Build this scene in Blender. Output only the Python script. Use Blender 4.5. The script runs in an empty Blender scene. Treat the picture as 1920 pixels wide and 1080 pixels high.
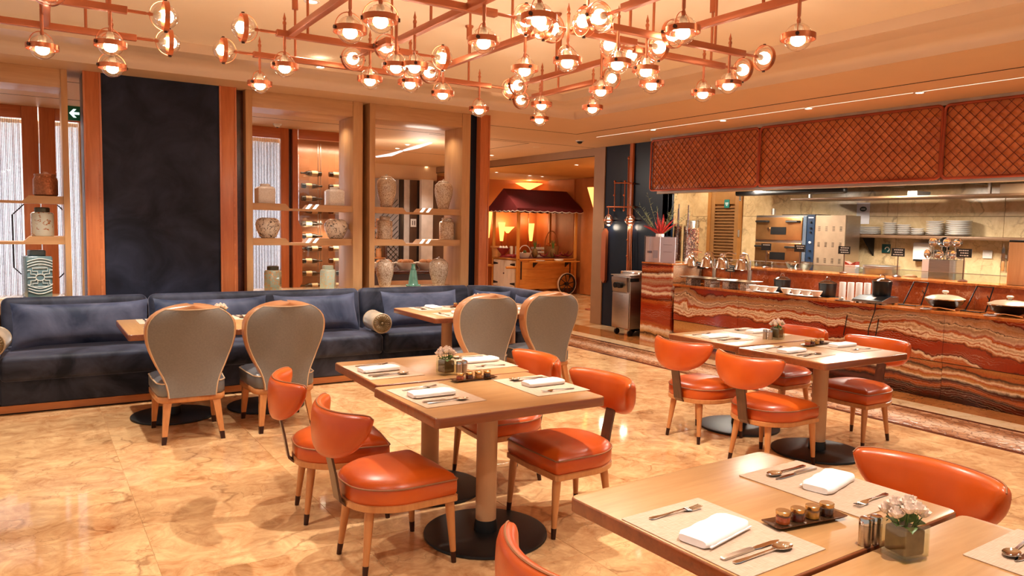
EXPOSURE, WORLD, SPOT, BULB = 0.42, 0.34, 0.88, 35.0
import bpy, math, random
from mathutils import Vector, Matrix
R = math.radians
random.seed(11)
SC = bpy.context.scene
COL = SC.collection

# ---------------------------------------------------------------- camera
F_PX, YAW, PITCH, ROLL, EYE = 1420.04, R(32.49), R(4.6456), R(1.1599), 1.6
cF = Vector((math.sin(YAW)*math.cos(PITCH), math.cos(YAW)*math.cos(PITCH), -math.sin(PITCH)))
cR0 = Vector((math.cos(YAW), -math.sin(YAW), 0.0))
cU0 = cR0.cross(cF)
cR = cR0*math.cos(ROLL) + cU0*math.sin(ROLL)
cU = cU0*math.cos(ROLL) - cR0*math.sin(ROLL)
cam_data = bpy.data.cameras.new('camera')
cam_data.sensor_width = 36.0
cam_data.lens = F_PX*36.0/1920.0
cam_data.clip_start = 0.05
cam = bpy.data.objects.new('camera', cam_data)
COL.objects.link(cam)
cam.matrix_world = Matrix(((cR.x, cU.x, -cF.x, 0), (cR.y, cU.y, -cF.y, 0), (cR.z, cU.z, -cF.z, EYE), (0, 0, 0, 1)))
SC.camera = cam

def at(px, py, x=None, y=None, z=None):
    """world point seen at a pixel of the 1920x1080 photograph on the given room plane (survey helper)"""
    r = cF + cR*((px-960)/F_PX) - cU*((py-540)/F_PX)
    if x is not None: t = x/r.x
    elif y is not None: t = y/r.y
    else: t = (z-EYE)/r.z
    return Vector((0, 0, EYE)) + r*t

def seen(p, pad=300):
    d = Vector(p)-Vector((0, 0, EYE)); z = d.dot(cF)
    if z < 0.2: return False
    u = 960+F_PX*d.dot(cR)/z; v = 540-F_PX*d.dot(cU)/z
    return -pad < u < 1920+pad and -pad < v < 1080+pad

# ---------------------------------------------------------------- view, world, large lights
SC.view_settings.view_transform = 'Standard'
SC.view_settings.look = 'None'
SC.view_settings.gamma = 1.0
SC.view_settings.use_curve_mapping = False
SC.view_settings.exposure = EXPOSURE
try:
    SC.cycles.max_bounces = 7
    SC.cycles.diffuse_bounces = 4
    SC.cycles.glossy_bounces = 3
    SC.cycles.transparent_max_bounces = 12
    SC.cycles.sample_clamp_indirect = 6.0
    SC.cycles.caustics_reflective = False
    SC.cycles.caustics_refractive = False
except Exception:
    pass
W = bpy.data.worlds.new('World'); SC.world = W; W.use_nodes = True
bgn = W.node_tree.nodes['Background']
bgn.inputs[0].default_value = (1.0, 0.91, 0.82, 1)
bgn.inputs[1].default_value = WORLD

def light(name, kind, loc, energy, color=(1, .84, .66), size=.1, rot=None, spot=None, blend=.5, sizey=None):
    d = bpy.data.lights.new(name, kind); d.energy = energy; d.color = color
    if kind == 'AREA':
        d.size = size
        if sizey: d.shape = 'RECTANGLE'; d.size_y = sizey
    else: d.shadow_soft_size = size
    if kind == 'SPOT': d.spot_size = R(spot or 70); d.spot_blend = blend
    o = bpy.data.objects.new(name, d); o.location = loc
    if rot: o.rotation_euler = rot
    COL.objects.link(o); return o

# daylight behind the curtained doors in the far wall
light('daylight_doors', 'AREA', (0.2, 12.6, 1.6), 230, (0.95, .97, 1), 4.5, (R(-90), 0, 0), sizey=2.6)
light('daylight_side_glass', 'AREA', (3.0, 12.4, 1.5), 70, (0.95, .97, 1), 1.2, (R(-90), 0, 0), sizey=2.4)

# ---------------------------------------------------------------- materials
def srgb(r, g, b):
    f = lambda c: c/12.92 if c <= .04045 else ((c+.055)/1.055)**2.4
    return (f(r/255), f(g/255), f(b/255), 1)

class NT:
    def __init__(s, name):
        s.m = bpy.data.materials.new(name); s.m.use_nodes = True
        s.t = s.m.node_tree; s.t.nodes.clear()
        s.out = s.t.nodes.new('ShaderNodeOutputMaterial')
    def n(s, typ, **kw):
        nd = s.t.nodes.new('ShaderNode'+typ)
        ins = kw.pop('ins', {})
        for k, v in kw.items(): setattr(nd, k, v)
        for k, v in ins.items():
            if isinstance(v, bpy.types.NodeSocket): s.t.links.new(v, nd.inputs[k])
            else: nd.inputs[k].default_value = v
        return nd
    def l(s, a, b): s.t.links.new(a, b)
    def ramp(s, fac, stops, interp='LINEAR'):
        nd = s.n('ValToRGB'); cr = nd.color_ramp; cr.interpolation = interp
        while len(cr.elements) > 1: cr.elements.remove(cr.elements[-1])
        cr.elements[0].position = stops[0][0]; cr.elements[0].color = stops[0][1]
        for p, c in stops[1:]:
            e = cr.elements.new(p); e.color = c
        s.l(fac, nd.inputs[0]); return nd.outputs[0]
    def math(s, op, a, b=0.0, c=None):
        nd = s.n('Math', operation=op)
        for i, v in enumerate((a, b) if c is None else (a, b, c)):
            if isinstance(v, bpy.types.NodeSocket): s.l(v, nd.inputs[i])
            else: nd.inputs[i].default_value = v
        return nd.outputs[0]
    def mix(s, fac, a, b):
        nd = s.n('Mix', data_type='RGBA')
        for v, i in ((fac, 0), (a, 6), (b, 7)):
            if isinstance(v, bpy.types.NodeSocket): s.l(v, nd.inputs[i])
            else: nd.inputs[i].default_value = v
        return nd.outputs[2]
    def pos(s, kind='world', scale=(1, 1, 1), rnd=0.0):
        if kind == 'world': v = s.n('NewGeometry').outputs['Position']
        else: v = s.n('TexCoord').outputs['Object']
        if rnd:
            oi = s.n('ObjectInfo')
            a = s.n('VectorMath', operation='SCALE', ins={3: rnd}); cmb = s.n('CombineXYZ', ins={0: oi.outputs['Random'], 1: oi.outputs['Random'], 2: oi.outputs['Random']})
            s.l(cmb.outputs[0], a.inputs[0])
            b = s.n('VectorMath', operation='ADD'); s.l(v, b.inputs[0]); s.l(a.outputs[0], b.inputs[1]); v = b.outputs[0]
        mp = s.n('Mapping', ins={3: scale}); s.l(v, mp.inputs[0]); return mp.outputs[0]
    def noise(s, vec, scale, detail=3, rough=.5, dist=0.0):
        nd = s.n('TexNoise', ins={'Scale': scale, 'Detail': detail, 'Roughness': rough, 'Distortion': dist}); s.l(vec, nd.inputs['Vector']); return nd.outputs['Fac']
    def bsdf(s, col, rough=.5, metal=0.0, bump=None, bstr=.2, bdist=.01, **kw):
        b = s.n('BsdfPrincipled')
        for k, v in (('Base Color', col), ('Roughness', rough), ('Metallic', metal), *kw.items()):
            k = k.replace('_', ' ')
            if isinstance(v, bpy.types.NodeSocket): s.l(v, b.inputs[k])
            else: b.inputs[k].default_value = v
        if bump is not None:
            bp = s.n('Bump', ins={'Strength': bstr, 'Distance': bdist}); s.l(bump, bp.inputs['Height']); s.l(bp.outputs[0], b.inputs['Normal'])
        s.l(b.outputs[0], s.out.inputs[0]); return b

MATS = {}
def M(name, col, rough=.5, metal=0.0, var=.12, vs=6.0, bump=0.0, bs=40.0, stretch=(1, 1, 1), kind='obj', **kw):
    """plain material with mild noise variation"""
    if name in MATS: return MATS[name]
    t = NT(name); c = srgb(*col); v = t.pos(kind, stretch)
    f = t.noise(v, vs, 4)
    lo = (c[0]*(1-var), c[1]*(1-var), c[2]*(1-var), 1); hi = (min(1, c[0]*(1+var)), min(1, c[1]*(1+var)), min(1, c[2]*(1+var)), 1)
    colr = t.ramp(f, [(.3, lo), (.7, hi)])
    bmp = t.noise(v, bs, 3) if bump else None
    t.bsdf(colr, rough, metal, bmp, bump, .01, **kw)
    MATS[name] = t.m; return t.m

def emit(name, col, strength):
    if name in MATS: return MATS[name]
    t = NT(name); e = t.n('Emission', ins={0: srgb(*col), 1: strength}); t.l(e.outputs[0], t.out.inputs[0]); MATS[name] = t.m; return t.m

def thin_glass(name, tint=(255, 255, 255), gloss=.10, rough=.02, fm=.5):
    if name in MATS: return MATS[name]
    t = NT(name); tr = t.n('BsdfTransparent', ins={0: srgb(*tint)}); g = t.n('BsdfGlossy', ins={'Roughness': rough})
    lw = t.n('LayerWeight', ins={0: .35}); fac = t.math('MULTIPLY_ADD', lw.outputs['Facing'], fm, gloss)
    mx = t.n('MixShader'); t.l(fac, mx.inputs[0]); t.l(tr.outputs[0], mx.inputs[1]); t.l(g.outputs[0], mx.inputs[2]); t.l(mx.outputs[0], t.out.inputs[0])
    MATS[name] = t.m; return t.m

def wood(name, c1, c2, scale=1.0, axis=0, rough=.35, coat=.3):
    if name in MATS: return MATS[name]
    t = NT(name); st = [7.0, 7.0, 7.0]; st[axis] = .7
    v = t.pos('obj', tuple(s*scale for s in st), rnd=7.0)
    f = t.noise(v, 3.0, 6, .6, .6); g = t.noise(v, 14.0, 3, .5)
    f2 = t.math('MULTIPLY_ADD', g, .3, t.math('MULTIPLY', f, .75))
    t.bsdf(t.ramp(f2, [(.3, srgb(*c1)), (.72, srgb(*c2))]), rough, 0, g, .06, .004, Coat_Weight=coat, Coat_Roughness=.2)
    MATS[name] = t.m; return t.m

def marble(name, base, light_, vein, scale=1.0, rough=.08, rnd=9.0, veinw=.035, coat=0.0):
    if name in MATS: return MATS[name]
    t = NT(name); v = t.pos('world', (scale,)*3, rnd=rnd)
    cl = t.noise(v, 1.3, 6, .62, 1.2)
    fine = t.noise(v, 6.0, 8, .68, 1.4)
    c = t.ramp(t.math('MULTIPLY_ADD', fine, .6, t.math('MULTIPLY', cl, .55)), [(.34, srgb(*base)), (.72, srgb(*light_))])
    vn = t.n('TexVoronoi', feature='DISTANCE_TO_EDGE', ins={'Scale': 1.5})
    warp = t.n('TexNoise', ins={'Scale': 2.2, 'Detail': 5.0}); t.l(v, warp.inputs['Vector'])
    vm = t.n('VectorMath', operation='MULTIPLY_ADD', ins={1: (.9, .9, .9)}); t.l(warp.outputs['Color'], vm.inputs[0]); t.l(v, vm.inputs[2]); t.l(vm.outputs[0], vn.inputs['Vector'])
    edge = t.ramp(vn.outputs['Distance'], [(0, (1, 1, 1, 1)), (veinw, (0, 0, 0, 1))])
    brk = t.ramp(t.noise(v, 1.9, 3), [(.48, (0, 0, 0, 1)), (.62, (1, 1, 1, 1))])
    fac = t.math('MULTIPLY', t.math('MULTIPLY', edge, brk), .55)
    vs2 = t.n('TexVoronoi', feature='DISTANCE_TO_EDGE', ins={'Scale': 5.0}); t.l(vm.outputs[0], vs2.inputs['Vector'])
    e2 = t.math('MULTIPLY', t.ramp(vs2.outputs['Distance'], [(0, (1, 1, 1, 1)), (.03, (0, 0, 0, 1))]), .35)
    brk2 = t.ramp(t.noise(v, 2.7, 2), [(.5, (0, 0, 0, 1)), (.6, (1, 1, 1, 1))])
    fac2 = t.math('ADD', fac, t.math('MULTIPLY', e2, brk2))
    t.bsdf(t.mix(fac2, c, srgb(*vein)), rough, 0, Coat_Weight=coat)
    MATS[name] = t.m; return t.m

def onyx(name, z0, z1, stops, slow=.12, zig=.012, shift=0.0):
    """banded onyx: strata by height, bent by slow undulation and small zigzags"""
    if name in MATS: return MATS[name]
    t = NT(name); v = t.pos('world'); oi = t.n('ObjectInfo')
    st = t.pos('world', (.5, .5, .5)); big = t.noise(st, 1.5, 2, .5, .2); mid = t.noise(v, 3.6, 3, .55, .3); zg = t.noise(v, 17.0, 3, .6, .4); fin = t.noise(v, 60.0, 3, .6)
    sx = t.n('SeparateXYZ'); t.l(v, sx.inputs[0])
    h = t.math('MULTIPLY_ADD', big, slow*2.4, sx.outputs[2])
    h = t.math('MULTIPLY_ADD', mid, slow*.75, h); h = t.math('MULTIPLY_ADD', zg, zig*3, h)
    if shift: h = t.math('MULTIPLY_ADD', oi.outputs['Random'], shift, h)
    h = t.math('SUBTRACT', h, slow*1.47+zig*1.5+shift*.5+z0)
    p = t.math('DIVIDE', h, z1-z0)
    col = dict(red=srgb(160, 52, 18), dred=srgb(92, 26, 12), org=srgb(190, 98, 40), crm=srgb(246, 226, 194), brn=srgb(52, 20, 12), pnk=srgb(212, 176, 150), tan=srgb(188, 136, 92), gry=srgb(176, 138, 108), gld=srgb(206, 150, 84))
    c = t.ramp(p, [(q, col[k]) for q, k in stops])
    strata = t.math('FRACT', t.math('MULTIPLY', h, 46.0)); thin = t.ramp(strata, [(0, (0, 0, 0, 1)), (.3, (0, 0, 0, 1)), (.5, (1, 1, 1, 1)), (.7, (0, 0, 0, 1))])
    gate = t.ramp(t.noise(t.pos('world', (.6, .6, 3)), 2.4, 3), [(.47, (0, 0, 0, 1)), (.57, (1, 1, 1, 1))])
    c2 = t.mix(t.math('MULTIPLY', t.math('MULTIPLY', thin, gate), .28), c, col['crm'])
    st2 = t.math('FRACT', t.math('MULTIPLY_ADD', h, 19.0, .3)); th2 = t.ramp(st2, [(0, (0, 0, 0, 1)), (.44, (0, 0, 0, 1)), (.5, (1, 1, 1, 1)), (.56, (0, 0, 0, 1))])
    gate2 = t.ramp(t.noise(t.pos('world', (.5, .5, 2)), 3.1, 3), [(.5, (0, 0, 0, 1)), (.56, (1, 1, 1, 1))])
    c2 = t.mix(t.math('MULTIPLY', t.math('MULTIPLY', th2, gate2), .75), c2, col['brn'])
    c3 = t.mix(t.math('MULTIPLY', t.ramp(fin, [(.45, (0, 0, 0, 1)), (.75, (1, 1, 1, 1))]), .3), c2, col['dred'])
    t.bsdf(c3, .12, 0, Coat_Weight=.4, Coat_Roughness=.05)
    MATS[name] = t.m; return t.m

def velvet(name, c1, c2):
    if name in MATS: return MATS[name]
    t = NT(name); v = t.pos('world', (1, 1, 1))
    f = t.noise(v, 2.6, 4, .6, .8); g = t.noise(v, 60, 2)
    t.bsdf(t.ramp(f, [(.35, srgb(*c1)), (.75, srgb(*c2))]), .62, 0, g, .08, .003, Sheen_Weight=1.0, Sheen_Roughness=.28, Sheen_Tint=srgb(205, 205, 230), Specular_IOR_Level=.3)
    MATS[name] = t.m; return t.m

def motif(name, base, pat, scale=18, rough=.2, thr=.5, metal=0.0):
    """painted ceramic: blotchy floral scrolls on a glaze"""
    if name in MATS: return MATS[name]
    t = NT(name); v = t.pos('obj', (1, 1, 1), rnd=5.0)
    n1 = t.noise(v, scale, 3, .55, 2.2)
    f = t.ramp(n1, [(thr-.02, (0, 0, 0, 1)), (thr+.01, (1, 1, 1, 1)), (thr+.05, (1, 1, 1, 1)), (thr+.08, (0, 0, 0, 1))])
    t.bsdf(t.mix(f, srgb(*base), srgb(*pat)), rough, metal, f, .15, .003, Coat_Weight=.5)
    MATS[name] = t.m; return t.m

def curtain_mat(name, col, tr=.55):
    if name in MATS: return MATS[name]
    t = NT(name); v = t.pos('world'); d = t.n('BsdfDiffuse', ins={0: srgb(*col)}); b = t.n('BsdfTranslucent', ins={0: srgb(*col)})
    f = t.noise(v, 30, 2); mx = t.n('MixShader', ins={0: tr}); t.l(d.outputs[0], mx.inputs[1]); t.l(b.outputs[0], mx.inputs[2])
    tp = t.n('BsdfTransparent'); m2 = t.n('MixShader'); t.l(t.ramp(f, [(.4, (.0, .0, .0, 1)), (.6, (.25, .25, .25, 1))]), m2.inputs[0]); t.l(mx.outputs[0], m2.inputs[1]); t.l(tp.outputs[0], m2.inputs[2])
    t.l(m2.outputs[0], t.out.inputs[0]); MATS[name] = t.m; return t.m

# ---------------------------------------------------------------- mesh builder
class MB:
    def __init__(s): s.v = []; s.f = []; s.M = None
    def add(s, vs, fs):
        o = len(s.v)
        for p in vs:
            p = Vector(p)
            s.v.append(tuple(s.M @ p) if s.M else tuple(p))
        s.f += [tuple(i+o for i in f) for f in fs]; return s
    def box(s, x0, x1, y0, y1, z0, z1):
        return s.add([(x0, y0, z0), (x1, y0, z0), (x1, y1, z0), (x0, y1, z0), (x0, y0, z1), (x1, y0, z1), (x1, y1, z1), (x0, y1, z1)],
                     [(0, 3, 2, 1), (4, 5, 6, 7), (0, 1, 5, 4), (1, 2, 6, 5), (2, 3, 7, 6), (3, 0, 4, 7)])
    def loft(s, rings, cap=True, closed=True):
        n = len(rings[0]); vs = [p for r in rings for p in r]; fs = []
        for i in range(len(rings)-1):
            for j in range(n if closed else n-1):
                k = (j+1) % n
                fs.append((i*n+j, i*n+k, (i+1)*n+k, (i+1)*n+j))
        if cap:
            fs.append(tuple(range(n-1, -1, -1))); fs.append(tuple((len(rings)-1)*n+j for j in range(n)))
        return s.add(vs, fs)
    def rbox(s, x0, x1, y0, y1, z0, z1, b=.01, c=None, n=3):
        """box with rounded vertical corners (radius c) and eased top/bottom edges (b)"""
        c = b if c is None else c
        def ring(ins, z):
            pts = []
            cc = max(c-ins, .0005)
            for (cx, cy, a0) in ((x1-ins-cc, y1-ins-cc, 0), (x0+ins+cc, y1-ins-cc, 90), (x0+ins+cc, y0+ins+cc, 180), (x1-ins-cc, y0+ins+cc, 270)):
                for k in range(n+1):
                    a = R(a0+90*k/n); pts.append((cx+cc*math.cos(a), cy+cc*math.sin(a), z))
            return pts
        rs = []
        for k in range(n+1):
            a = R(90*k/n); rs.append(ring(b*(1-math.sin(a)), z0+b*(1-math.cos(a))))
        for k in range(n+1):
            a = R(90-90*k/n); rs.append(ring(b*(1-math.sin(a)), z1-b*(1-math.cos(a))))
        return s.loft(rs)
    def prism(s, poly, a0, a1, axis='z'):
        f = {'z': lambda p, a: (p[0], p[1], a), 'y': lambda p, a: (p[0], a, p[1]), 'x': lambda p, a: (a, p[0], p[1])}[axis]
        return s.loft([[f(p, a0) for p in poly], [f(p, a1) for p in poly]])
    def lathe(s, prof, c=(0, 0, 0), n=24, cap=True, sx=1, sy=1):
        return s.loft([[(c[0]+r*math.cos(2*math.pi*k/n)*sx, c[1]+r*math.sin(2*math.pi*k/n)*sy, c[2]+z) for k in range(n)] for r, z in prof], cap)
    def cyl(s, p0, p1, r0, r1=None, n=12):
        p0 = Vector(p0); p1 = Vector(p1); r1 = r0 if r1 is None else r1
        d = (p1-p0).normalized(); u = d.orthogonal().normalized(); w = d.cross(u)
        return s.loft([[p+(u*math.cos(2*math.pi*k/n)+w*math.sin(2*math.pi*k/n))*r for k in range(n)] for p, r in ((p0, r0), (p1, r1))])
    def tube(s, pts, r, n=6, closed=False, flat=None):
        pts = [Vector(p) for p in pts]; m = len(pts); rings = []; u = None
        for i, p in enumerate(pts):
            a = pts[i-1] if (i > 0 or closed) else p; b = pts[(i+1) % m] if (i < m-1 or closed) else p
            d = (b-a).normalized()
            if u is None: u = d.orthogonal().normalized()
            u = (u-d*u.dot(d)).normalized(); w = d.cross(u)
            rr = r[i] if isinstance(r, (list, tuple)) else r
            rings.append([p+(u*math.cos(2*math.pi*k/n)+w*math.sin(2*math.pi*k/n))*rr for k in range(n)])
        if closed: rings.append(rings[0]); return s.loft(rings, cap=False)
        return s.loft(rings)
    def sphere(s, c, r, n=16, m=10, sx=1, sy=1, sz=1):
        return s.lathe([(max(r*math.sin(math.pi*k/m), 1e-4), -r*math.cos(math.pi*k/m)*sz) for k in range(m+1)], c, n, True, sx, sy)
    def build(s, name, mat, parent=None, loc=None, smooth=True, ang=38, fix=True):
        me = bpy.data.meshes.new(name); me.from_pydata(s.v, [], s.f)
        if fix:
            import bmesh
            b = bmesh.new(); b.from_mesh(me); bmesh.ops.recalc_face_normals(b, faces=b.faces); b.to_mesh(me); b.free()
        me.materials.append(mat)
        if smooth:
            me.polygons.foreach_set('use_smooth', [True]*len(me.polygons)); me.set_sharp_from_angle(angle=R(ang))
        return link(name, me, parent, loc)

def link(name, data, parent=None, loc=None, rot=None):
    o = bpy.data.objects.new(name, data); COL.objects.link(o)
    if parent is not None: o.parent = parent
    if loc is not None: o.location = loc
    if rot is not None: o.rotation_euler = rot
    return o
def tag(o, label, cat, group=None):
    o['label'] = label; o['category'] = cat
    if group: o['group'] = group
    return o
def thing(name, label, cat, loc=(0, 0, 0), rotz=0.0, group=None):
    o = link(name, None, None, loc, (0, 0, rotz)); o.empty_display_size = .1
    return tag(o, label, cat, group)
def struct(o): o['kind'] = 'structure'; return o
def dup(root, loc=None, rotz=None, label=None, group=None):
    def cp(o, par):
        c = o.copy(); COL.objects.link(c); c.parent = par
        for ch in o.children: cp(ch, c)
        return c
    r = cp(root, None)
    if loc is not None: r.location = loc
    if rotz is not None: r.rotation_euler = (0, 0, rotz)
    if label: r['label'] = label
    if group: r['group'] = group
    return r
def arc(c, r, a0, a1, n): return [(c[0]+r*math.cos(R(a0+(a1-a0)*k/n)), c[1]+r*math.sin(R(a0+(a1-a0)*k/n))) for k in range(n+1)]
def rrect(x0, x1, z0, z1, r, n=4):
    return arc((x1-r, z1-r), r, 0, 90, n)+arc((x0+r, z1-r), r, 90, 180, n)+arc((x0+r, z0+r), r, 180, 270, n)+arc((x1-r, z0+r), r, 270, 360, n)
def smooth01(t): t = max(0, min(1, t)); return t*t*(3-2*t)
# ---------------------------------------------------------------- palette
ZS, ZT, ZM = 2.93, 3.0, 3.08          # soffit, first tray step, main ceiling
m_ceil = M('ceiling_paint', (248, 230, 206), .7, vs=1.5, var=.03, kind='world')
m_soff = M('soffit_paint', (222, 184, 142), .6, vs=1.5, var=.03, kind='world')
m_cove = M('cove_paint', (228, 202, 176), .35, vs=1.5, var=.03, kind='world')
m_gap = M('shadow_gap_black', (22, 12, 8), .8)
m_tan = wood('tan_veneer', (188, 138, 90), (212, 166, 118), .5, 2, .4, .15)
m_tanh = wood('tan_veneer_level', (188, 138, 90), (212, 166, 118), .5, 0, .4, .15)
m_orange = wood('orange_wood', (180, 94, 50), (214, 128, 76), .6, 2, .3, .4)
m_orangeh = wood('orange_wood_level', (180, 94, 50), (214, 128, 76), .6, 0, .3, .4)
m_blue = velvet('midnight_wall_fabric', (8, 14, 32), (44, 50, 72))
m_bluegl = M('dark_blue_lacquer', (6, 18, 34), .3, var=.3, vs=2, Specular_IOR_Level=.3)
m_black = M('black_metal', (16, 15, 15), .38, .3)
m_steel = M('brushed_steel', (190, 180, 170), .3, 1.0, var=.1, stretch=(1, 1, 30))
m_chrome = M('polished_steel', (225, 222, 218), .08, 1.0, var=.04)
m_copper = M('brushed_copper', (196, 118, 82), .3, 1.0, var=.08)
m_copperp = M('painted_copper', (176, 98, 62), .38, .55, var=.06)
m_white = M('white_china', (240, 236, 232), .18, var=.03)
m_floor = marble('floor_marble', (158, 94, 46), (236, 196, 144), (112, 60, 28), 1.0, .07)
m_floor2 = marble('floor_marble_light', (226, 182, 124), (248, 224, 184), (150, 96, 52), 1.2, .1)
m_floor3 = marble('floor_marble_amber', (150, 84, 36), (198, 128, 68), (84, 38, 14), 1.4, .07)
m_dkstone = marble('dark_brown_stone', (52, 24, 14), (92, 44, 26), (30, 12, 8), 2.0, .15)
m_kwall = marble('kitchen_marble', (182, 146, 102), (226, 198, 152), (84, 58, 38), .8, .25)
def mosaic():
    t = NT('floor_mosaic'); v = t.pos('world', (1, 1, 1)); sx = t.n('SeparateXYZ'); t.l(v, sx.inputs[0])
    vo = t.n('TexVoronoi', feature='DISTANCE_TO_EDGE', ins={'Scale': 24.0}); t.l(t.pos('world', (1, .55, 1)), vo.inputs['Vector'])
    vc = t.n('TexVoronoi', ins={'Scale': 24.0}); t.l(t.pos('world', (1, .55, 1)), vc.inputs['Vector'])
    band = t.math('PINGPONG', t.math('MULTIPLY_ADD', sx.outputs[0], 4.4, .6), 1.0)
    c = t.ramp(t.math('MULTIPLY_ADD', t.n('SeparateColor', ins={0: vc.outputs['Color']}).outputs[0], .35, t.math('MULTIPLY', band, .7)), [(.15, srgb(132, 74, 34)), (.5, srgb(186, 134, 96)), (.85, srgb(214, 178, 146))])
    e = t.ramp(vo.outputs['Distance'], [(.02, (1, 1, 1, 1)), (.08, (0, 0, 0, 1))])
    t.bsdf(t.mix(t.math('MULTIPLY', e, .6), c, srgb(70, 34, 18)), .25, 0, e, .3, .004); return t.m
m_mosaic = mosaic()
def marble_tiled():
    t = NT('corridor_marble'); v = t.pos('world')
    br = t.n('TexBrick', offset=0.0, ins={'Scale': 1.0, 'Mortar Size': .004, 'Brick Width': .9, 'Row Height': .7}); t.l(v, br.inputs['Vector'])
    f = t.noise(v, 1.6, 6, .6, 1.2)
    c = t.mix(br.outputs['Fac'], t.ramp(f, [(.3, srgb(204, 146, 88)), (.7, srgb(244, 212, 164))]), srgb(120, 80, 46))
    t.bsdf(c, .1); return t.m
m_corr = marble_tiled()

# ---------------------------------------------------------------- floor
floor = struct(MB().box(-3, 13, -2, 17.5, -.08, -.003).build('floor', m_corr, smooth=False))
GX0, GY0, TW, TH = .46, 7.05, .9, .7
tile_me = None
for i in range(-4, 7):
    for j in range(-11, 6):
        x0, y0 = GX0+i*TW, GY0+j*TH
        x1 = min(x0+TW, 6.13)
        if x1-x0 < .05: continue
        if not any(seen((a, b, 0)) for a in (x0, (x0+x1)/2, x1) for b in (y0, y0+TH/2, y0+TH)): continue
        full = abs(x1-x0-TW) < 1e-6
        if full and tile_me: link('floor_tile', tile_me, floor, (x0, y0, 0))
        else:
            o = MB().rbox(.0012, x1-x0-.0012, .0012, TH-.0012, -.012, 0, .0012, .0012, 1).build('floor_tile', m_floor, floor, (x0, y0, 0), smooth=False)
            if full: tile_me = o.data
# inlaid border along the counter
for x0, x1, m, nm in ((6.13, 6.19, m_dkstone, 'border_edge'), (6.192, 6.80, m_mosaic, 'border_mosaic'), (6.802, 6.86, m_dkstone, 'border_edge'), (6.862, 7.10, m_floor2, 'border_slab'), (7.102, 7.62, m_floor3, 'border_slab')):
    for k in range(10):
        y0 = -1.0+k*1.2
        MB().rbox(x0+.001, x1-.001, y0+.001, y0+1.199, -.012, .001, .0012, .0012, 1).build(nm, m, floor, smooth=False)

# ---------------------------------------------------------------- ceiling
TX, TY = 5.72, 7.62
mb = MB()
mb.box(-3, 8.0, TY, 16.4, ZS, 3.25); mb.box(TX, 10.4, -2, TY, ZS, 3.25); mb.box(8.0, 10.4, TY, 9.9, ZS, 3.25)
ceil = struct(mb.build('ceiling', m_soff, smooth=False))
# tray: riser, concave cove, inner step, main panel
# (offset inward, height)
pr = [(0, ZS), (0, ZS+.04)]+[(.10*(1-math.cos(R(90*k/6))), ZS+.04+(ZT-ZS-.04+.03)*math.sin(R(90*k/6))) for k in range(1, 7)]
pr += [(.30, ZT+.03), (.42, ZT), (.66, ZT), (.66, ZM)]
verts = []; faces = []
for d, z in pr:
    d += .004; verts += [(-3, TY-d, z), (TX-d, TY-d, z), (TX-d, -2, z)]
for i in range(len(pr)-1):
    for j in range(2):
        faces.append((i*3+j, i*3+j+1, (i+1)*3+j+1, (i+1)*3+j))
MB().add(verts, faces).build('tray_cove', m_cove, ceil, fix=False, ang=30)
MB().box(-3, TX-.6, -2, TY-.6, ZM, ZM+.1).build('tray_panel', m_ceil, ceil, smooth=False)
def slot(x0, x1, y0, y1, z=ZS, m=m_gap, nm='shadow_gap'): return MB().box(x0, x1, y0, y1, z-.0015, z+.01).build(nm, m, ceil, smooth=False)
slot(6.61, 6.635, -2, 8.775); slot(-3, 6.61, 8.755, 8.775); slot(-3, 8, 10.05, 10.065)
slot(5.0, 6.77, 10.2, 10.214); slot(6.757, 6.77, 10.2, 12.2)
m_led = emit('led_strip_glow', (255, 232, 205), 1.6)
slot(7.048, 7.057, -2, 8.85, ZS, m_led, 'light_slot')
slot(4.6, 4.612, 12, 16.2); slot(3.5, 8, 13.0, 13.012)

# downlights: trim ring + lens
m_lens = emit('downlight_lens', (255, 236, 206), 14.0)
dl = [(7.08, 7.68, ZS), (7.12, 6.5, ZS), (7.1, 5.29, ZS), (7.08, 4.07, ZS), (2.25, 6.83, ZT), (1.64, 5.15, ZM), (7.08, 2.85, ZS)]
dll = ['recessed ceiling downlight over the onyx pillar end of the counter', 'recessed ceiling downlight over the heat lamps on the counter', 'recessed ceiling downlight over the induction hob on the counter',
       'recessed ceiling downlight over the woks on the counter', 'recessed downlight in the tray step near the banquette', 'recessed downlight in the main ceiling above the copper chandelier', 'recessed ceiling downlight over the far end of the woks']
proto = None
def downlight(x, y, z, label, r=.045):
    global proto
    t = thing('downlight', label, 'downlight', (x, y, z), 0, 'ceiling downlights')
    if proto is None:
        a = MB().lathe([(.034, -.001), (.036, -.006), (.052, -.004), (.054, .0), (.054, .004), (.034, .004)], n=20, cap=False).build('trim_ring', m_white, t)
        b = MB().lathe([(.0005, -.003), (.034, -.003)], n=20, cap=False).build('lens', m_lens, t)
        proto = (a.data, b.data)
    else:
        link('trim_ring', proto[0], t); link('lens', proto[1], t)
    return t
for (x, y, z), lb in zip(dl, dll): downlight(x, y, z, lb)
for px, py, lb in ((922, 291, 'recessed downlight beside the square ceiling slot near the passage'),):
    p = at(px, py, z=ZS); downlight(p.x, p.y, ZS, lb)
for px, py, lb in ((931, 323, 'small downlight above the door end of the food cart awning'), (993, 329, 'bright downlight above the uplighter behind the food cart'), (1017, 331, 'small downlight above the ridge of the food cart awning'), (1081, 309, 'downlight in the passage ceiling near the wall panels'), (1121, 305, 'downlight in the passage ceiling beside the portal jamb')):
    p = at(px, py, z=2.79); downlight(p.x, p.y, 2.79, lb)
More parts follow.
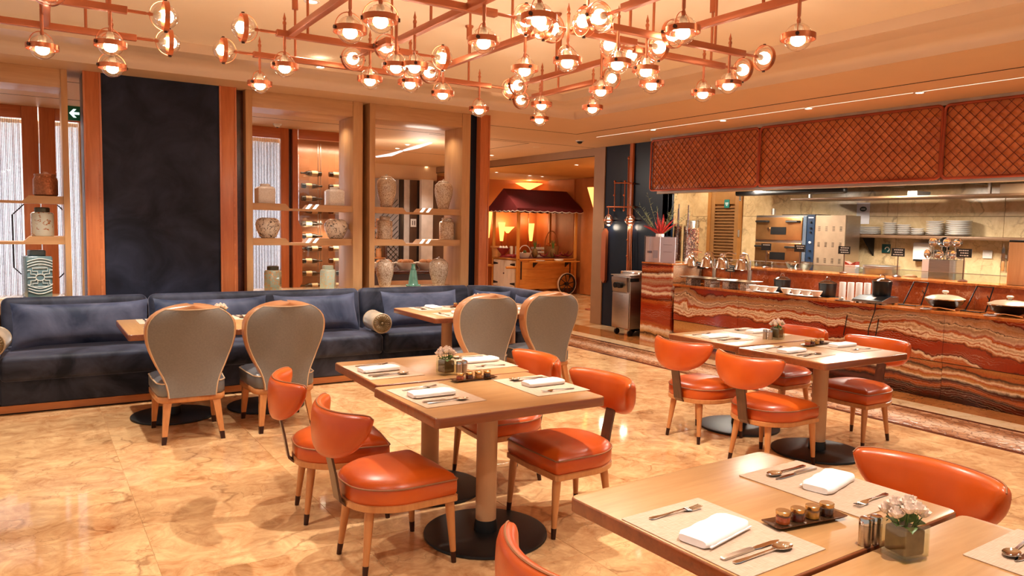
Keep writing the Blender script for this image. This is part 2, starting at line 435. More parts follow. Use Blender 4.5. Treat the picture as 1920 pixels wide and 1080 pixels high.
for px, py, lb in ((745, 278, 'downlight seen through the shelf unit, nearest the wine cabinet'), (764, 271, 'downlight seen through the shelf unit above the glowing ceiling trough'), (790, 262, 'downlight seen through the shelf unit nearest the black column'), (771, 316, 'downlight seen through the shelf unit below the glowing ceiling trough')):
    p = at(px, py, z=ZS); downlight(p.x, min(p.y, 15.9), ZS, lb)
# lamps of those downlights, plus added spots without fittings over banquette and seating
SP = SPOT
for x, y, z, e, a in ((7.0, 7.68, ZS, 55, 100), (7.02, 6.5, ZS, 55, 100), (7.0, 5.29, ZS, 55, 100), (7.0, 4.07, ZS, 55, 100), (7.0, 2.85, ZS, 55, 100),
                      (2.25, 6.95, ZT, 210, 80), (1.64, 5.15, ZM, 150, 95), (-.4, 3.6, ZM, 130, 100), (2.5, 3.5, ZM, 300, 105), (4.6, 3.2, ZM, 190, 95), (1.9, .9, ZM, 200, 95), (4.4, 5.9, ZT, 130, 100), (0.3, 7.0, ZT, 260, 85), (3.5, 7.0, ZT, 200, 80), (5.2, 8.2, ZS, 70, 110), (3.9, 1.2, ZM, 90, 95), (0, 1.2, ZM, 120, 95)):  # spots towards both ends of the banquette are added to highlight its velvet
    light('downlight_lamp', 'SPOT', (x, y, z-.03), e*SP, (1, .90, .78), .03, (0, 0, 0), a, .6)
for x, y in ((9.4, 11.3), (10.2, 13.6), (9.0, 14.4)):
    light('downlight_lamp', 'SPOT', (x, y, 2.76), 60*SP, (1, .78, .52), .04, (0, 0, 0), 120, .6)
for x, y in ((5.6, 9.7), (5.8, 12.6), (7.0, 14.5), (2.6, 9.7), (0.2, 9.6), (7.2, 10.6)):
    light('downlight_lamp', 'SPOT', (x, y, ZS-.03), 75*SP, (1, .86, .7), .04, (0, 0, 0), 120, .6)
# fill lights added to brighten the kitchen; hood ones hidden behind the lip
light('kitchen_fill', 'SPOT', (9.1, 9.0, 2.88), 90*SP, (1, .88, .7), .05, (0, R(-14), 0), 130, .6); light('kitchen_fill', 'SPOT', (8.8, 7.4, 2.16), 30*SP, (1, .9, .76), .05, (0, R(-25), 0), 140, .8)
for y in (7.4, 5.4, 3.6):
    light('hood_lamp', 'AREA', (8.6, y, 2.205), 90*SP, (1, .9, .76), .9, None, sizey=.12)

# smoke detector, camera dome, sprinklers
t = thing('smoke_detector', 'white round smoke detector on the ceiling in front of the wine cabinet', 'smoke detector', tuple(at(520, 232, z=ZS)))
MB().lathe([(.001, -.05), (.03, -.048), (.04, -.03), (.055, -.022), (.06, 0)], n=20).build('housing', m_white, t); MB().lathe([(.001, -.058), (.014, -.056), (.016, -.046)], n=12).build('sensor', m_black, t)
t = thing('dome_camera', 'small black dome security camera on the ceiling before the passage', 'security camera', tuple(at(1087, 264, z=ZS)))
MB().lathe([(.06, -.012), (.065, 0)], n=20).build('base_ring', m_white, t); MB().sphere((0, 0, -.012), .045, 16, 8, sz=.8).build('dome', m_black, t)
for px, py, z, lb in ((1010, 276, ZS, 'flat round ceiling speaker near the square slot'), (915, 258.5, ZS, 'small flat sprinkler cover inside the square ceiling slot')):
    tag(MB().lathe([(.001, -.006), (.09 if px == 1010 else .03, -.006), (.1 if px == 1010 else .035, 0)], n=24).build('ceiling_speaker' if px == 1010 else 'sprinkler_cover', m_soff, None, tuple(at(px, py, z=z))), lb, 'ceiling fitting')

# ---------------------------------------------------------------- partition wall behind the banquette
YW, YB = 8.05, 8.51
mb = MB(); mb.box(-3, 4.72, YW+.02, YB, 0, .80)
part = struct(mb.build('wall_partition', m_tan, smooth=False))
struct(MB().box(.58, 1.64, YW-.02, YW+.1, .5, ZS).build('wall_panel', m_blue, smooth=False))
MB().box(.44, .64, YW+.1, YB, .8, ZS).build('pier', m_bluegl, part, smooth=False); MB().box(1.6, 1.88, YW+.12, YB, .8, ZS).build('pier', m_dkstone, part, smooth=False)
MB().box(3.133, 3.215, YW+.3, YB, .8, ZS).build('pier', m_dkstone, part, smooth=False)
MB().box(4.495, 4.60, YW+.04, YB, .0, ZS).build('pier', m_bluegl, part, smooth=False)
tn = 0
def orange_post(x0, x1, y0, y1, notch=1):
    """orange wooden post with a shallow chamfered groove on one arris"""
    global tn; tn += 1
    o = MB().rbox(x0, x1, y0, y1, 0.3, ZS, .004, .006, 2).build('trim_%d' % tn, m_orange); struct(o)
    w = x1-x0
    MB().box(x0-.004, x0+.012, y0-.006, y0+.02, .3, ZS).build('bead', m_orange, o, smooth=False)
    MB().box(x1-.012, x1+.004, y0-.006, y0+.02, .3, ZS).build('bead', m_orange, o, smooth=False)
    zc, xa = 1.35, (x1-.03 if notch > 0 else x0+.005)
    MB().prism([(xa, .55), (xa+.025, .60), (xa+.025, 2.05), (xa, 2.10)], y0-.004, y0+.01, 'y').build('inlay', m_dkstone if notch == 0 else m_orangeh, o, smooth=False)
    return o
orange_post(.442, .58, YW-.04, YW+.14); orange_post(1.622, 1.776, YW-.04, YW+.14); orange_post(4.60, 4.725, YW-.06, YB, -1)
# chamfered guard strip standing proud of the last post
o = MB().prism([(8.46, .62), (8.40, .70), (8.40, 1.52), (8.46, 1.6)], 4.56, 4.6, 'x')
struct(o.build('trim_9', m_tan))

def shelf_profile(x0, x1, zt, zb, low=True):
    """front outline of a shelf: raised ends, lower tray between slanted cheeks"""
    w = x1-x0; d = .048
    if low: return [(x0, zb), (x1, zb), (x1, zt), (x0+w*.60, zt), (x0+w*.56, zt-d), (x0+w*.36, zt-d), (x0+w*.32, zt), (x0, zt)]
    return [(x0, zb), (x1, zb), (x1, zt), (x1-.27, zt), (x1-.32, zt-d), (x0, zt-d)]
m_glow = emit('shelf_light_strip', (255, 246, 232), 1.6)
def shelf_unit(x0, x1, label, low=True, left=True):
    t = thing('display_shelf_unit', label, 'shelf unit')
    sw = .065
    if left: MB().rbox(x0, x0+sw, YW, YB, .80, ZS, .003).build('side_panel', m_tan, t)
    MB().rbox(x1-(sw if low else .05)-.045*(low), x1, YW, YB, .80, ZS, .003).build('side_panel', m_tan, t)
    a = x0+sw if left else x0; b = x1-.11 if low else x1-.05
    MB().rbox(a, b, YW+.012, YB-.01, 2.765, ZS, .003).build('header', m_tanh, t)
    MB().rbox(a, b, YW+.05, YB-.01, .80, .865, .004).build('sill', m_floor2, t)
    for zt, zb in ((1.79, 1.72), (1.425, 1.352)):
        s = MB().prism(shelf_profile(a, b, zt, zb, low), YW+.03, YW+.33, 'y').build('shelf', m_tanh, t, smooth=False)
        if low:
            w = b-a
            for q in (.515, .585):
                xx = a+w*q
                MB().prism([(xx, zt-.046), (xx+.035, zt-.046), (xx+.075, zt+.004), (xx+.04, zt+.004)], YW+.027, YW+.034, 'y').build('light_strip', m_glow, s, smooth=False)
    return t
shelf_unit(1.88, 3.133, 'tan display shelf unit in front of the wine cabinet'); shelf_unit(3.215, 4.495, 'tan display shelf unit between the wine view and the orange post', True)
shelf_unit(-1.6, .319, 'tan display shelf unit in front of the curtained doors', False)
for x in (2.2, 2.85, 3.5, 4.2, 0, -.6):
    for z in (1.70, 2.74): light('shelf_lamp', 'SPOT', (x, YW+.26, z), 7*SP, (1, .8, .58), .02, (0, 0, 0), 140, .9)

# ---------------------------------------------------------------- far wall with curtained doors and wine cabinet (y = 11)
YD = 11.0
m_rib = thin_glass('ribbed_glass', (250, 252, 255), .06); m_reed = thin_glass('reeded_ribs', (206, 206, 212), .16, .15)
m_curt = curtain_mat('sheer_curtain', (238, 236, 236))
wb = struct(MB().box(.55, 2.35, YD, YD+.2, 0, ZS).build('wall_back', m_soff, smooth=False))
def door(x0, x1, n, label=None, notch=True, s=.17):
    d = struct(MB().box(x0, x1, YD+.06, YD+.075, .02, 2.86).build('door_%d' % n, m_rib, smooth=False))
    for a, b in ((x0, x0+s), (x1-s, x1)): MB().rbox(a, b, YD-.02, YD+.06, 0, 2.93, .006).build('stile', m_orange, d)
    for z0, z1 in ((2.78, 2.93), (0, .2)): MB().rbox(x0+s, x1-s, YD-.018, YD+.058, z0, z1, .006).build('rail', m_orangeh, d)
    k = int((x1-x0-2*s)/.018)                                # reeded glass: raised vertical ribs
    mb = MB()
    for i in range(k): mb.cyl((x0+s+i*.018+.009, YD+.058, .2), (x0+s+i*.018+.009, YD+.058, 2.78), .0045, n=5)
    rb = mb.build('glass_ribs', m_reed, d); rb['kind'] = 'stuff'
    if notch:
        for xx, sg in ((x1-s, -1), (x0+s, 1)):
            MB().tube([(xx, YD-.03, 1.75), (xx+sg*.12, YD-.03, 1.62), (xx+sg*.12, YD-.03, .98), (xx, YD-.03, .85)], .008, 6).build('pull_frame', m_black, d)
    return d
x_a = at(42, 300, y=YD).x
door(x_a-1.5, x_a+.17, 1); door(x_a+.18, x_a+1.1, 2)
# sheer curtain behind the doors
def drape(x0, x1, y, name, label, amp=.035, fr=9.0, z0=.02, z1=2.75):
    N = int((x1-x0)*70); ring = []
    pts = [(x0+(x1-x0)*i/N, y+amp*math.sin(i*fr*.15)+amp*.5*math.sin(i*.41+1)) for i in range(N+1)]
    vs = [(x, yy, z) for z in (z0, z1) for x, yy in pts]; fs = [(i, i+1, N+2+i, N+1+i) for i in range(N)]
    vs += [(x, yy+.004, z) for z in (z0, z1) for x, yy in pts]; o = 2*(N+1); fs += [(o+i, o+N+1+i, o+N+2+i, o+i+1) for i in range(N)]
    return tag(MB().add(vs, fs).build(name, m_curt, fix=False, ang=80), label, 'curtain')
drape(-2.2, x_a+.02, YD+.3, 'sheer_curtain', 'white sheer curtain behind the ribbed glass door far from the exit sign'); drape(x_a+.22, x_a+1.3, YD+.3, 'sheer_curtain', 'white sheer curtain behind the ribbed glass door under the exit sign')
# exit sign
p = at(145, 213, y=10.6)
t = thing('exit_sign', 'green exit sign with a white arrow hanging by the curtained doors', 'exit sign', (p.x, 10.6, p.z))
MB().rbox(-.14, .075, 0, .03, -.085, .085, .006).build('sign_box', M('sign_green', (0, 112, 84), .4), t)
m_sw = emit('sign_white', (240, 255, 248), 1.2)
MB().prism([(-.085, 0), (-.04, .05), (-.01, .05), (-.04, .014), (.02, .014), (.02, -.014), (-.04, -.014), (-.01, -.05), (-.04, -.05)], -.004, 0, 'y').build('arrow', m_sw, t, smooth=False)
MB().box(.055, .07, -.004, 0, -.06, .06).build('door_symbol', m_sw, t, smooth=False); MB().cyl((0, .015, .085), (0, .015, ZS-p.z), .008).build('hanger', m_steel, t)
# side glass panel and curtain
xg0, xg1 = at(470, 300, y=YD).x, at(550, 300, y=YD).x
door(xg0-.15, at(541, 300, y=YD).x, 3, notch=False, s=.115); MB().box(at(541, 300, y=YD).x, at(549, 300, y=YD).x, YD+.05, YD+.1, 0, ZS).build('gap_panel', m_dkstone, wb, smooth=False)
drape(xg0-.2, xg0+.55, YD+.3, 'sheer_curtain', 'bunched white curtain behind the narrow glass panel by the wine cabinet', .05, 14)
# wine cabinet
xw0, xw1 = at(556, 300, y=YD).x, 4.45
t = thing('wine_cabinet', 'tall orange wood wine cabinet with glass front and horizontal bottles', 'wine cabinet', (xw0, YD, 0))
w = xw1-xw0
MB().box(0, w, .42, .46, 0, ZS).build('back_panel', M('cabinet_back', (170, 112, 78), .25, var=.1), t, smooth=False)
nd = .07
MB().prism([(-.06, 0), (.012, 0), (.012, .62), (.075, .72), (.075, 1.50), (.012, 1.62), (.012, 2.93), (-.06, 2.93)], -.02, .06, 'y').build('stile', m_orange, t, smooth=False)
MB().rbox(.03, w, -.02, .06, 2.80, 2.93, .004).build('rail', m_orangeh, t); MB().rbox(.10, w, -.02, .06, 0, .35, .004).build('rail', m_orangeh, t)
MB().box(.03, w, 0, .006, .35, 2.80).build('glass_front', thin_glass('cabinet_glass', (250, 246, 240), .10), t, smooth=False)
for xx in (.42, .46, .86): MB().cyl((xx, .318, .35), (xx, .318, 2.78), .006, n=6).build('rack_rod', m_steel, t)
bot = None; btl = M('dark_bottle_glass', (10, 12, 10), .12); lab = [M('label_cream', (226, 196, 150), .6), M('label_white', (236, 232, 226), .6), M('label_tan', (210, 150, 96), .6)]
bn = ['top', 'second', 'third', 'fourth', 'fifth', 'sixth', 'seventh', 'eighth', 'ninth', 'tenth', 'lowest']
for r in range(11):
    z = 2.33-r*.187
    for c in range(2):
        x = xw0+.30+c*.42+.02*((r*3) % 3)
        if r % 2 == 0 and c == 0: pass
        b = thing('wine_bottle', 'dark wine bottle lying in the wine cabinet, %s row, %s column' % (bn[r], ('stile side', 'shelf side')[c]), 'wine bottle', (x, YD+.26, z), 0, 'bottles in the wine cabinet')
        sg = 1 if (r+c) % 3 else -1
        if bot is None:
            mb = MB(); mb.M = Matrix.Rotation(R(90), 4, 'Y')
            mb.lathe([(.002, -.15), (.036, -.15), (.038, -.145), (.038, .04), (.030, .075), (.015, .10), (.013, .15), (.015, .152), (.015, .165), (.002, .165)], n=12); o1 = mb.build('bottle_body', btl, b)
            mb = MB(); mb.M = Matrix.Rotation(R(90), 4, 'Y'); mb.lathe([(.0388, -.09), (.0388, .0)], n=12, cap=False); o2 = mb.build('label', lab[0], b); bot = (o1.data, o2.data, mb)
        else:
            link('bottle_body', bot[0], b); o2 = link('label', bot[1], b)
        b.rotation_euler = (R(r*40), 0, 0 if sg > 0 else R(180))
        MB().tube([(x-.12-xw0, .26, z-.045), (x+.12-xw0, .26, z-.045)], .004, 5).build('bottle_rest', m_steel, t)
for z in (2.72, 1.6): light('cabinet_lamp', 'AREA', (xw0+.6, YD+.12, z), 14*SP, (1, .84, .64), .9, (R(12), 0, 0), sizey=.06)  # unseen area lights added to brighten the cabinet interior
# ---------------------------------------------------------------- space seen through the second shelf unit
tag(MB().rbox(5.03, 5.20, 9.45, 9.62, 0, ZS, .004).build('column', M('black_glass_column', (22, 20, 22), .08, var=.2, Coat_Weight=1.0)), 'slim black glass column behind the shelf unit', 'column')
yf = 15.8
wf = struct(MB().box(3.5, 8.0, yf+.1, yf+.3, 0, ZS).build('wall_far', m_soff, smooth=False))
def vpan(px0, px1, m, nm, y=yf, z0=0, z1=2.6):
    a, b = at(px0, 400, y=y).x, at(px1, 400, y=y).x
    return MB().rbox(a, b, y, y+.12, z0, z1, .004).build(nm, m, wf)
m_wpan = M('white_wall_panel', (206, 200, 196), .5); m_bpan = M('brown_wall_panel', (92, 66, 50), .4); m_dpan = M('dark_wall_panel', (44, 36, 34), .3)
vpan(690, 748, M('trellis_backing', (150, 146, 148), .4), 'trellis_panel'); vpan(749, 757, m_dpan, 'panel'); vpan(757.5, 768, m_wpan, 'panel'); vpan(768.5, 782, m_bpan, 'panel'); vpan(782.5, 790, m_dpan, 'panel'); vpan(790.5, 812, m_wpan, 'panel', yf-.4); vpan(812.5, 860, m_bpan, 'panel')
a, b = at(700, 400, y=yf).x, at(748, 400, y=yf).x
mb = MB()
for k in range(-9, 10):
    for sg in (1, -1):
        x0 = a+k*.12; pts = [(x0, 0.3), (x0+sg*2.0, 2.3)]
        q = []
        for s_ in range(41):
            x = x0+sg*2.0*s_/40
            if a < x < b: q.append((x, yf-.01, .5+2.0*s_/40))
        if len(q) > 2: mb.tube([q[0], q[-1]], .006, 4)
o = mb.build('trellis_wire', m_black, wf); o['kind'] = 'stuff'
p = at(775, 418, y=yf); MB().rbox(p.x-.07, p.x+.07, yf-.012, yf, p.z-.09, p.z+.09, .003).build('switch_plate', m_white, wf)
for sx in (-.025, .025): MB().box(p.x+sx-.01, p.x+sx+.01, yf-.016, yf-.01, p.z-.05, p.z+.05).build('switch', m_bpan, wf, smooth=False)
# glowing wavy trough in that ceiling
m_tr = emit('cove_light', (255, 236, 230), 1.3)
for q, wv in ((((706, 293), (735, 288), (754, 282)), 'first'), (((758, 281), (785, 273), (808, 267)), 'second')):
    pp = [at(u, v, z=ZS) for u, v in q]
    MB().tube([(p.x, p.y, ZS-.0) for p in pp], [.025, .045, .025], 8).build('light_trough', m_tr, ceil)
light('trough_lamp', 'POINT', (5.4, 11.2, 2.6), 22*SP, (1, .88, .76), .3)
# ---------------------------------------------------------------- furniture materials
def leather(name, c1, c2):
    t = NT(name); v = t.pos('obj', (1, 1, 1), rnd=3.0); f = t.noise(v, 3.0, 3); g = t.noise(v, 160, 3)
    t.bsdf(t.ramp(f, [(.3, srgb(*c1)), (.7, srgb(*c2))]), .34, 0, g, .12, .002, Coat_Weight=.25, Coat_Roughness=.25); return t.m
m_leath = leather('orange_red_leather', (182, 68, 12), (208, 92, 24))
m_pipe = M('brown_piping', (150, 96, 60), .5); m_beech = wood('beech_leg', (178, 110, 58), (204, 140, 84), 1.0, 2, .35, .3)
m_ferr = M('dark_bronze_ferrule', (62, 36, 28), .35, .5); m_strap = wood('dark_walnut_strap', (58, 32, 22), (92, 54, 36), 1.0, 2, .3, .4)
m_top = wood('oak_tabletop', (170, 124, 76), (194, 150, 102), .8, 0, .3, .35); m_edge = wood('walnut_edge', (112, 56, 28), (150, 82, 44), .8, 0, .3, .5)
m_col = M('tan_column', (196, 150, 110), .4, var=.05); m_basebk = M('black_table_base', (20, 19, 19), .42, .2)
m_gray = M('grey_linen', (124, 118, 112), .85, var=.08, vs=90, bump=.15, bs=300, stretch=(1, 1, 1)); m_gleath = leather('grey_leather', (92, 94, 98), (118, 118, 120)); m_tleath = leather('tan_leather', (186, 128, 86), (206, 150, 108))
m_cream = M('cream_piping', (206, 176, 142), .5)
m_vel = velvet('navy_velvet', (9, 16, 32), (72, 76, 96)); m_pil = velvet('navy_pillow_velvet', (30, 42, 68), (88, 94, 120)); m_bol = M('champagne_satin', (176, 156, 130), .32, var=.15, vs=14, Sheen_Weight=.4); m_bole = M('bronze_satin', (118, 100, 72), .28, .2, var=.2, vs=20)
m_plinth = wood('amber_plinth', (164, 92, 42), (192, 118, 62), .6, 0, .35, .3)

# ---------------------------------------------------------------- dining chair (front = +X, origin on the floor under the seat)
def seat_outline(s=1.0, dz=0, n=28):
    """rounded-back D outline"""
    pts = []
    fx, hw = .225*s+.0, .245*s
    pts += [(fx-.012, -hw), (fx, -hw+.014), (fx+.008, 0), (fx, hw-.014), (fx-.012, hw)]
    for k in range(n+1):
        a = R(90+180*k/n); ca, sa = math.cos(a), math.sin(a)
        e = .78
        x = -.02*s+(.235*s)*(-abs(ca)**e)+.0; y = hw*(abs(sa)**e)*(1 if sa >= 0 else -1)
        # sides taper slightly towards the rear
        y *= 1-.10*smooth01((-.02-x)/.2)
        pts.append((x, y))
    return pts
def make_chair(label):
    t = thing('dining_chair', label, 'chair', group='orange leather dining chairs')
    MB().loft([[(x, y, z) for x, y in seat_outline(s)] for s, z in ((.97, .305), (1.0, .31), (1.0, .335), (.98, .338))]).build('seat_rail', m_beech, t)
    rings = [(.955, .336, 0), (.985, .35, 0), (.99, .375, 0), (.985, .408, 0), (.975, .414, 0), (.93, .432, 0), (.82, .447, 0), (.6, .459, 0), (.35, .464, 0), (.12, .466, 0)]
    st = MB().loft([[(x, y, z) for x, y in seat_outline(s)] for s, z, _ in rings]).build('seat', m_leath, t, ang=60)
    MB().tube([(x, y, .412) for x, y in seat_outline(.992)], .0045, 6, True).build('piping', m_pipe, st)
    for sx, sy, fx, fy in ((.195, .205, .022, .012), (.195, -.205, .022, -.012), (-.175, .125, -.035, .03), (-.175, -.125, -.035, -.03)):
        top = Vector((sx, sy, .308)); bot = Vector((sx+fx, sy+fy, 0)); q = bot.lerp(top, .055/.308)
        lg = MB().tube([top, top.lerp(bot, .15), q], [.0225, .0225, .0142], 12).build('leg', m_beech, t)
        MB().tube([q.lerp(bot, -.02), bot], [.0148, .012], 12).build('ferrule', m_ferr, lg)
    # bent flat strap carrying the back
    path = [(-.19, .318), (-.255, .312), (-.278, .335), (-.288, .39), (-.300, .46), (-.320, .55), (-.345, .63), (-.352, .70)]
    hw, th = .037, .011; rings = []
    for i, (x, z) in enumerate(path):
        a = path[max(0, i-1)]; b = path[min(len(path)-1, i+1)]; d = Vector((b[0]-a[0], b[1]-a[1])).normalized(); nx, nz = -d.y*th/2, d.x*th/2
        rings.append([(x+nx, -hw, z+nz), (x+nx, hw, z+nz), (x-nx, hw, z-nz), (x-nx, -hw, z-nz)])
    MB().loft(rings).build('back_strap', m_strap, t, ang=30)
    # crescent back pad
    N, K, RR = 40, 16, .35; cx = -.348+RR; rings = []; edge = []
    for i in range(N+1):
        u = -1+2*i/N; uu = u*.985
        th_ = R(180)+uu*R(51)
        tp = max(.002, 1-abs(u)**9)**.42; half = .5*(.165*(max(0, 1-abs(uu)**2.2))**.62+.058)*tp
        zc = .775+.008*uu*uu-half-(1-tp)*.03
        ht = .034*tp
        c = Vector((cx+RR*math.cos(th_), -RR*math.sin(th_)*-1, 0)); nrm = Vector((math.cos(th_), math.sin(th_), 0))
        c = Vector((cx+RR*math.cos(th_), RR*math.sin(th_), zc))
        ring = []
        for k in range(K):
            a = 2*math.pi*k/K; sa, ca = math.sin(a), math.cos(a)
            ring.append(c+nrm*(ht*(abs(ca)**.8)*(1 if ca >= 0 else -1))+Vector((0, 0, half*(abs(sa)**.75)*(1 if sa >= 0 else -1))))
        rings.append(ring)
    bk = MB().loft(rings).build('back_pad', m_leath, t, ang=70)
    pth = [r[3]+(r[4]-r[3])*.5+Vector((0, 0, .002)) for r in rings]
    MB().tube(pth, .0035, 5).build('piping', m_pipe, bk)
    return t
CH = make_chair('x')
def chair(x, y, deg, label, first=[True]):
    if first[0]: first[0] = False; CH.location = (x, y, 0); CH.rotation_euler = (0, 0, R(deg)); CH['label'] = label; return CH
    return dup(CH, (x, y, 0), R(deg), label)
chair(1.44, 3.29, 2, 'orange leather dining chair at the mid-floor table, open-floor side, end away from the banquette')
chair(1.425, 3.99, -8, 'orange leather dining chair at the mid-floor table, open-floor side, banquette end')
chair(2.45, 3.28, 180, 'orange leather dining chair at the mid-floor table, counter side, end away from the banquette')
chair(2.49, 4.02, 176, 'orange leather dining chair at the mid-floor table, counter side, banquette end')
chair(4.385, 4.10, 4, 'orange leather dining chair at the counter-side table, open-floor side, banquette end')
chair(4.305, 3.40, 2, 'orange leather dining chair at the counter-side table, open-floor side, end away from the banquette')
chair(5.38, 3.45, 180, 'orange leather dining chair backing on the onyx counter, end away from the banquette')
chair(5.40, 4.18, 178, 'orange leather dining chair backing on the onyx counter, banquette end')
chair(2.455, 1.43, 182, 'orange leather dining chair tucked under the table farthest from the banquette, counter side')
chair(1.37, 1.50, 4, 'orange leather dining chair at the table farthest from the banquette, open-floor side')

# ---------------------------------------------------------------- wing-back chair (front = +Y)
def make_wing(label):
    t = thing('upholstered_chair', label, 'chair', group='grey upholstered chairs along the banquette')
    def out(s, z, n=8): return [(x*s, y*s, z) for x, y in [(-.23, -.20), (-.245, 0), (-.25, .20), (-.22, .245), (0, .26), (.22, .245), (.25, .20), (.245, 0), (.23, -.20), (.2, -.25), (0, -.27), (-.2, -.25)]]
    MB().loft([out(.98, .285), out(1, .29), out(1, .325), out(.98, .33)]).build('seat_rail', m_beech, t, ang=60)
    st = MB().loft([out(.96, .328), out(1.0, .345), out(1.0, .42), out(.985, .43), out(.9, .445), out(.6, .462), out(.2, .468)]).build('seat', m_gleath, t, ang=60)
    MB().tube([Vector(p) for p in out(1.0, .428)], .005, 6, True).build('piping', m_cream, st)
    for sx, sy, fx, fy in ((.2, .2, .02, .03), (-.2, .2, -.02, .03), (.165, -.22, .035, -.075), (-.165, -.22, -.035, -.075)):
        def sq(p, r): return [(p[0]-r, p[1]-r, p[2]), (p[0]+r, p[1]-r, p[2]), (p[0]+r, p[1]+r, p[2]), (p[0]-r, p[1]+r, p[2])]
        top = (sx, sy, .29); q = (sx+fx*.8, sy+fy*.8, .055); bt = (sx+fx, sy+fy, 0)
        lg = MB().loft([sq(top, .027), sq(q, .0165)]).build('leg', m_beech, t); MB().loft([sq(q, .0172), sq(bt, .0145)]).build('ferrule', m_ferr, lg)
    # flared back: half width by height
    Z = [.325, .37, .42, .48, .54, .60, .66, .72, .77]+[.80+.20*math.sin(R(a)) for a in (0, 12, 24, 36, 48, 58, 66, 73, 79, 84, 88)]
    def hw(z):
        zk = [.325, .40, .47, .55, .63, .70, .76, .80, 1.1]; wk = [.165, .173, .198, .238, .272, .295, .305, .307, .307]
        k = max(i for i in range(8) if zk[i] <= z+1e-9); w = wk[k]+(wk[k+1]-wk[k])*(z-zk[k])/(zk[k+1]-zk[k])
        if z > .80: w *= max(.0004, 1-((z-.80)/.2003)**2.5)**.5
        return w
    def lean(z): return -.255-.11*(max(0, z-.4)/.6)**1.1
    N = 12
    def surf(z, u, off):
        w = hw(z); return Vector((u*w, lean(z)+off+.085*(u*u)*smooth01((z-.35)/.3), z))
    for nm, o0, o1, m, sc in (('backrest', -.012, .075, m_tleath, 1.0),):
        rings = []
        for z in Z:
            rings.append([surf(z, -1+2*k/N, o0) for k in range(N+1)]+[surf(z, 1-2*k/N, o1) for k in range(N+1)])
        bk = MB().loft(rings).build(nm, m, t, ang=60)
    # grey outside panel and inside cushion, set in from the rim
    def panel(nm, off, mat, ins, bulge):
        vs = []; fs = []; ZZ = [z for z in Z if z <= .9985]
        for i, z in enumerate(ZZ):
            for k in range(N+1):
                u = (-1+2*k/N)*ins; zz = .325+(z-.325)*.958
                p = surf(zz, u, off); p.y += bulge*(1-(u/ins)**2)*math.sin(math.pi*min(1, (zz-.3)/.7)); vs.append(p)
        for i in range(len(ZZ)-1):
            for k in range(N): fs.append((i*(N+1)+k, i*(N+1)+k+1, (i+1)*(N+1)+k+1, (i+1)*(N+1)+k))
        pth = [vs[i*(N+1)] for i in range(len(ZZ))]+[vs[(len(ZZ)-1)*(N+1)+k] for k in range(1, N+1)]+[vs[i*(N+1)+N] for i in range(len(ZZ)-2, -1, -1)]
        o = len(vs); d = .012 if off > 0 else -.012
        vs += [v+Vector((0, -d*.9, 0)) for v in vs]
        fs += [tuple(o+i for i in reversed(f)) for f in fs]
        p = MB().add(vs, fs).build(nm, mat, bk, fix=False, ang=80); return pth
    pth = panel('back_panel', -.019, m_gray, .955, 0); panel('inner_cushion', .082, m_gleath, .93, .02)
    MB().tube(pth, .0045, 5).build('piping', m_cream, bk)
    return t
WG = make_wing('grey linen chair with tan rim under the blue panel, nearer the curtained doors')
WG.location = (.975, 6.06, 0); WG.rotation_euler = (0, 0, R(-2))
dup(WG, (1.64, 6.04, 0), R(-1), 'grey linen chair with tan rim under the blue panel, nearer the wine cabinet')
dup(WG, (3.44, 6.03, 0), R(-1), 'grey linen chair with tan rim at the corner banquette table, side towards the blue panel')
dup(WG, (4.135, 6.03, 0), R(-1), 'grey linen chair with tan rim at the corner banquette table, side towards the counter')

# ---------------------------------------------------------------- tables
def make_table(label, w, d):
    t = thing('pedestal_table', label, 'table', group='wood pedestal tables')
    MB().rbox(-w/2, w/2, -d/2, d/2, .703, .7485, .005, .028, 4).build('edge_band', m_edge, t); MB().rbox(-w/2+.004, w/2-.004, -d/2+.004, d/2-.004, .7480, .75, .0012, .025, 3).build('tabletop', m_top, t)
    MB().lathe([(.054, .05), (.054, .705)], n=28).build('column', m_col, t); MB().lathe([(.062, .02), (.060, .055), (.056, .085), (.05, .085)], n=28).build('collar', m_basebk, t)
    MB().lathe([(.001, .0), (.318, .0), (.322, .006), (.32, .016), (.30, .021), (.12, .025), (.001, .025)], n=48).build('base_plate', m_basebk, t)
    return t
TB = make_table('wood pedestal table in the mid-floor pair, half away from the banquette', .96, .735)
TB.location = (1.965, 3.295, 0)
dup(TB, (2.015, 4.055, 0), R(-2), 'wood pedestal table in the mid-floor pair, half nearer the banquette')
dup(TB, (4.825, 3.375, 0), 0, 'wood pedestal table in the counter-side pair, half away from the banquette'); dup(TB, (4.87, 4.14, 0), 0, 'wood pedestal table in the counter-side pair, half nearer the banquette')
dup(TB, (1.915, 1.525, 0), R(2), 'wood pedestal table in the pair farthest from the banquette, half nearer the mid-floor pair'); dup(TB, (1.925, .775, 0), R(2), 'wood pedestal table in the pair farthest from the banquette, outer half with its own placemat')
dup(TB, (.955, 6.62, 0), R(90), 'wood pedestal table at the banquette under the blue panel, half near the curtained doors'); dup(TB, (1.70, 6.62, 0), R(90), 'wood pedestal table at the banquette under the blue panel, half near the wine cabinet')
dup(TB, (3.46, 6.62, 0), R(90), 'wood pedestal table at the corner banquette, half towards the blue panel'); dup(TB, (4.205, 6.62, 0), R(90), 'wood pedestal table at the corner banquette, half towards the counter')

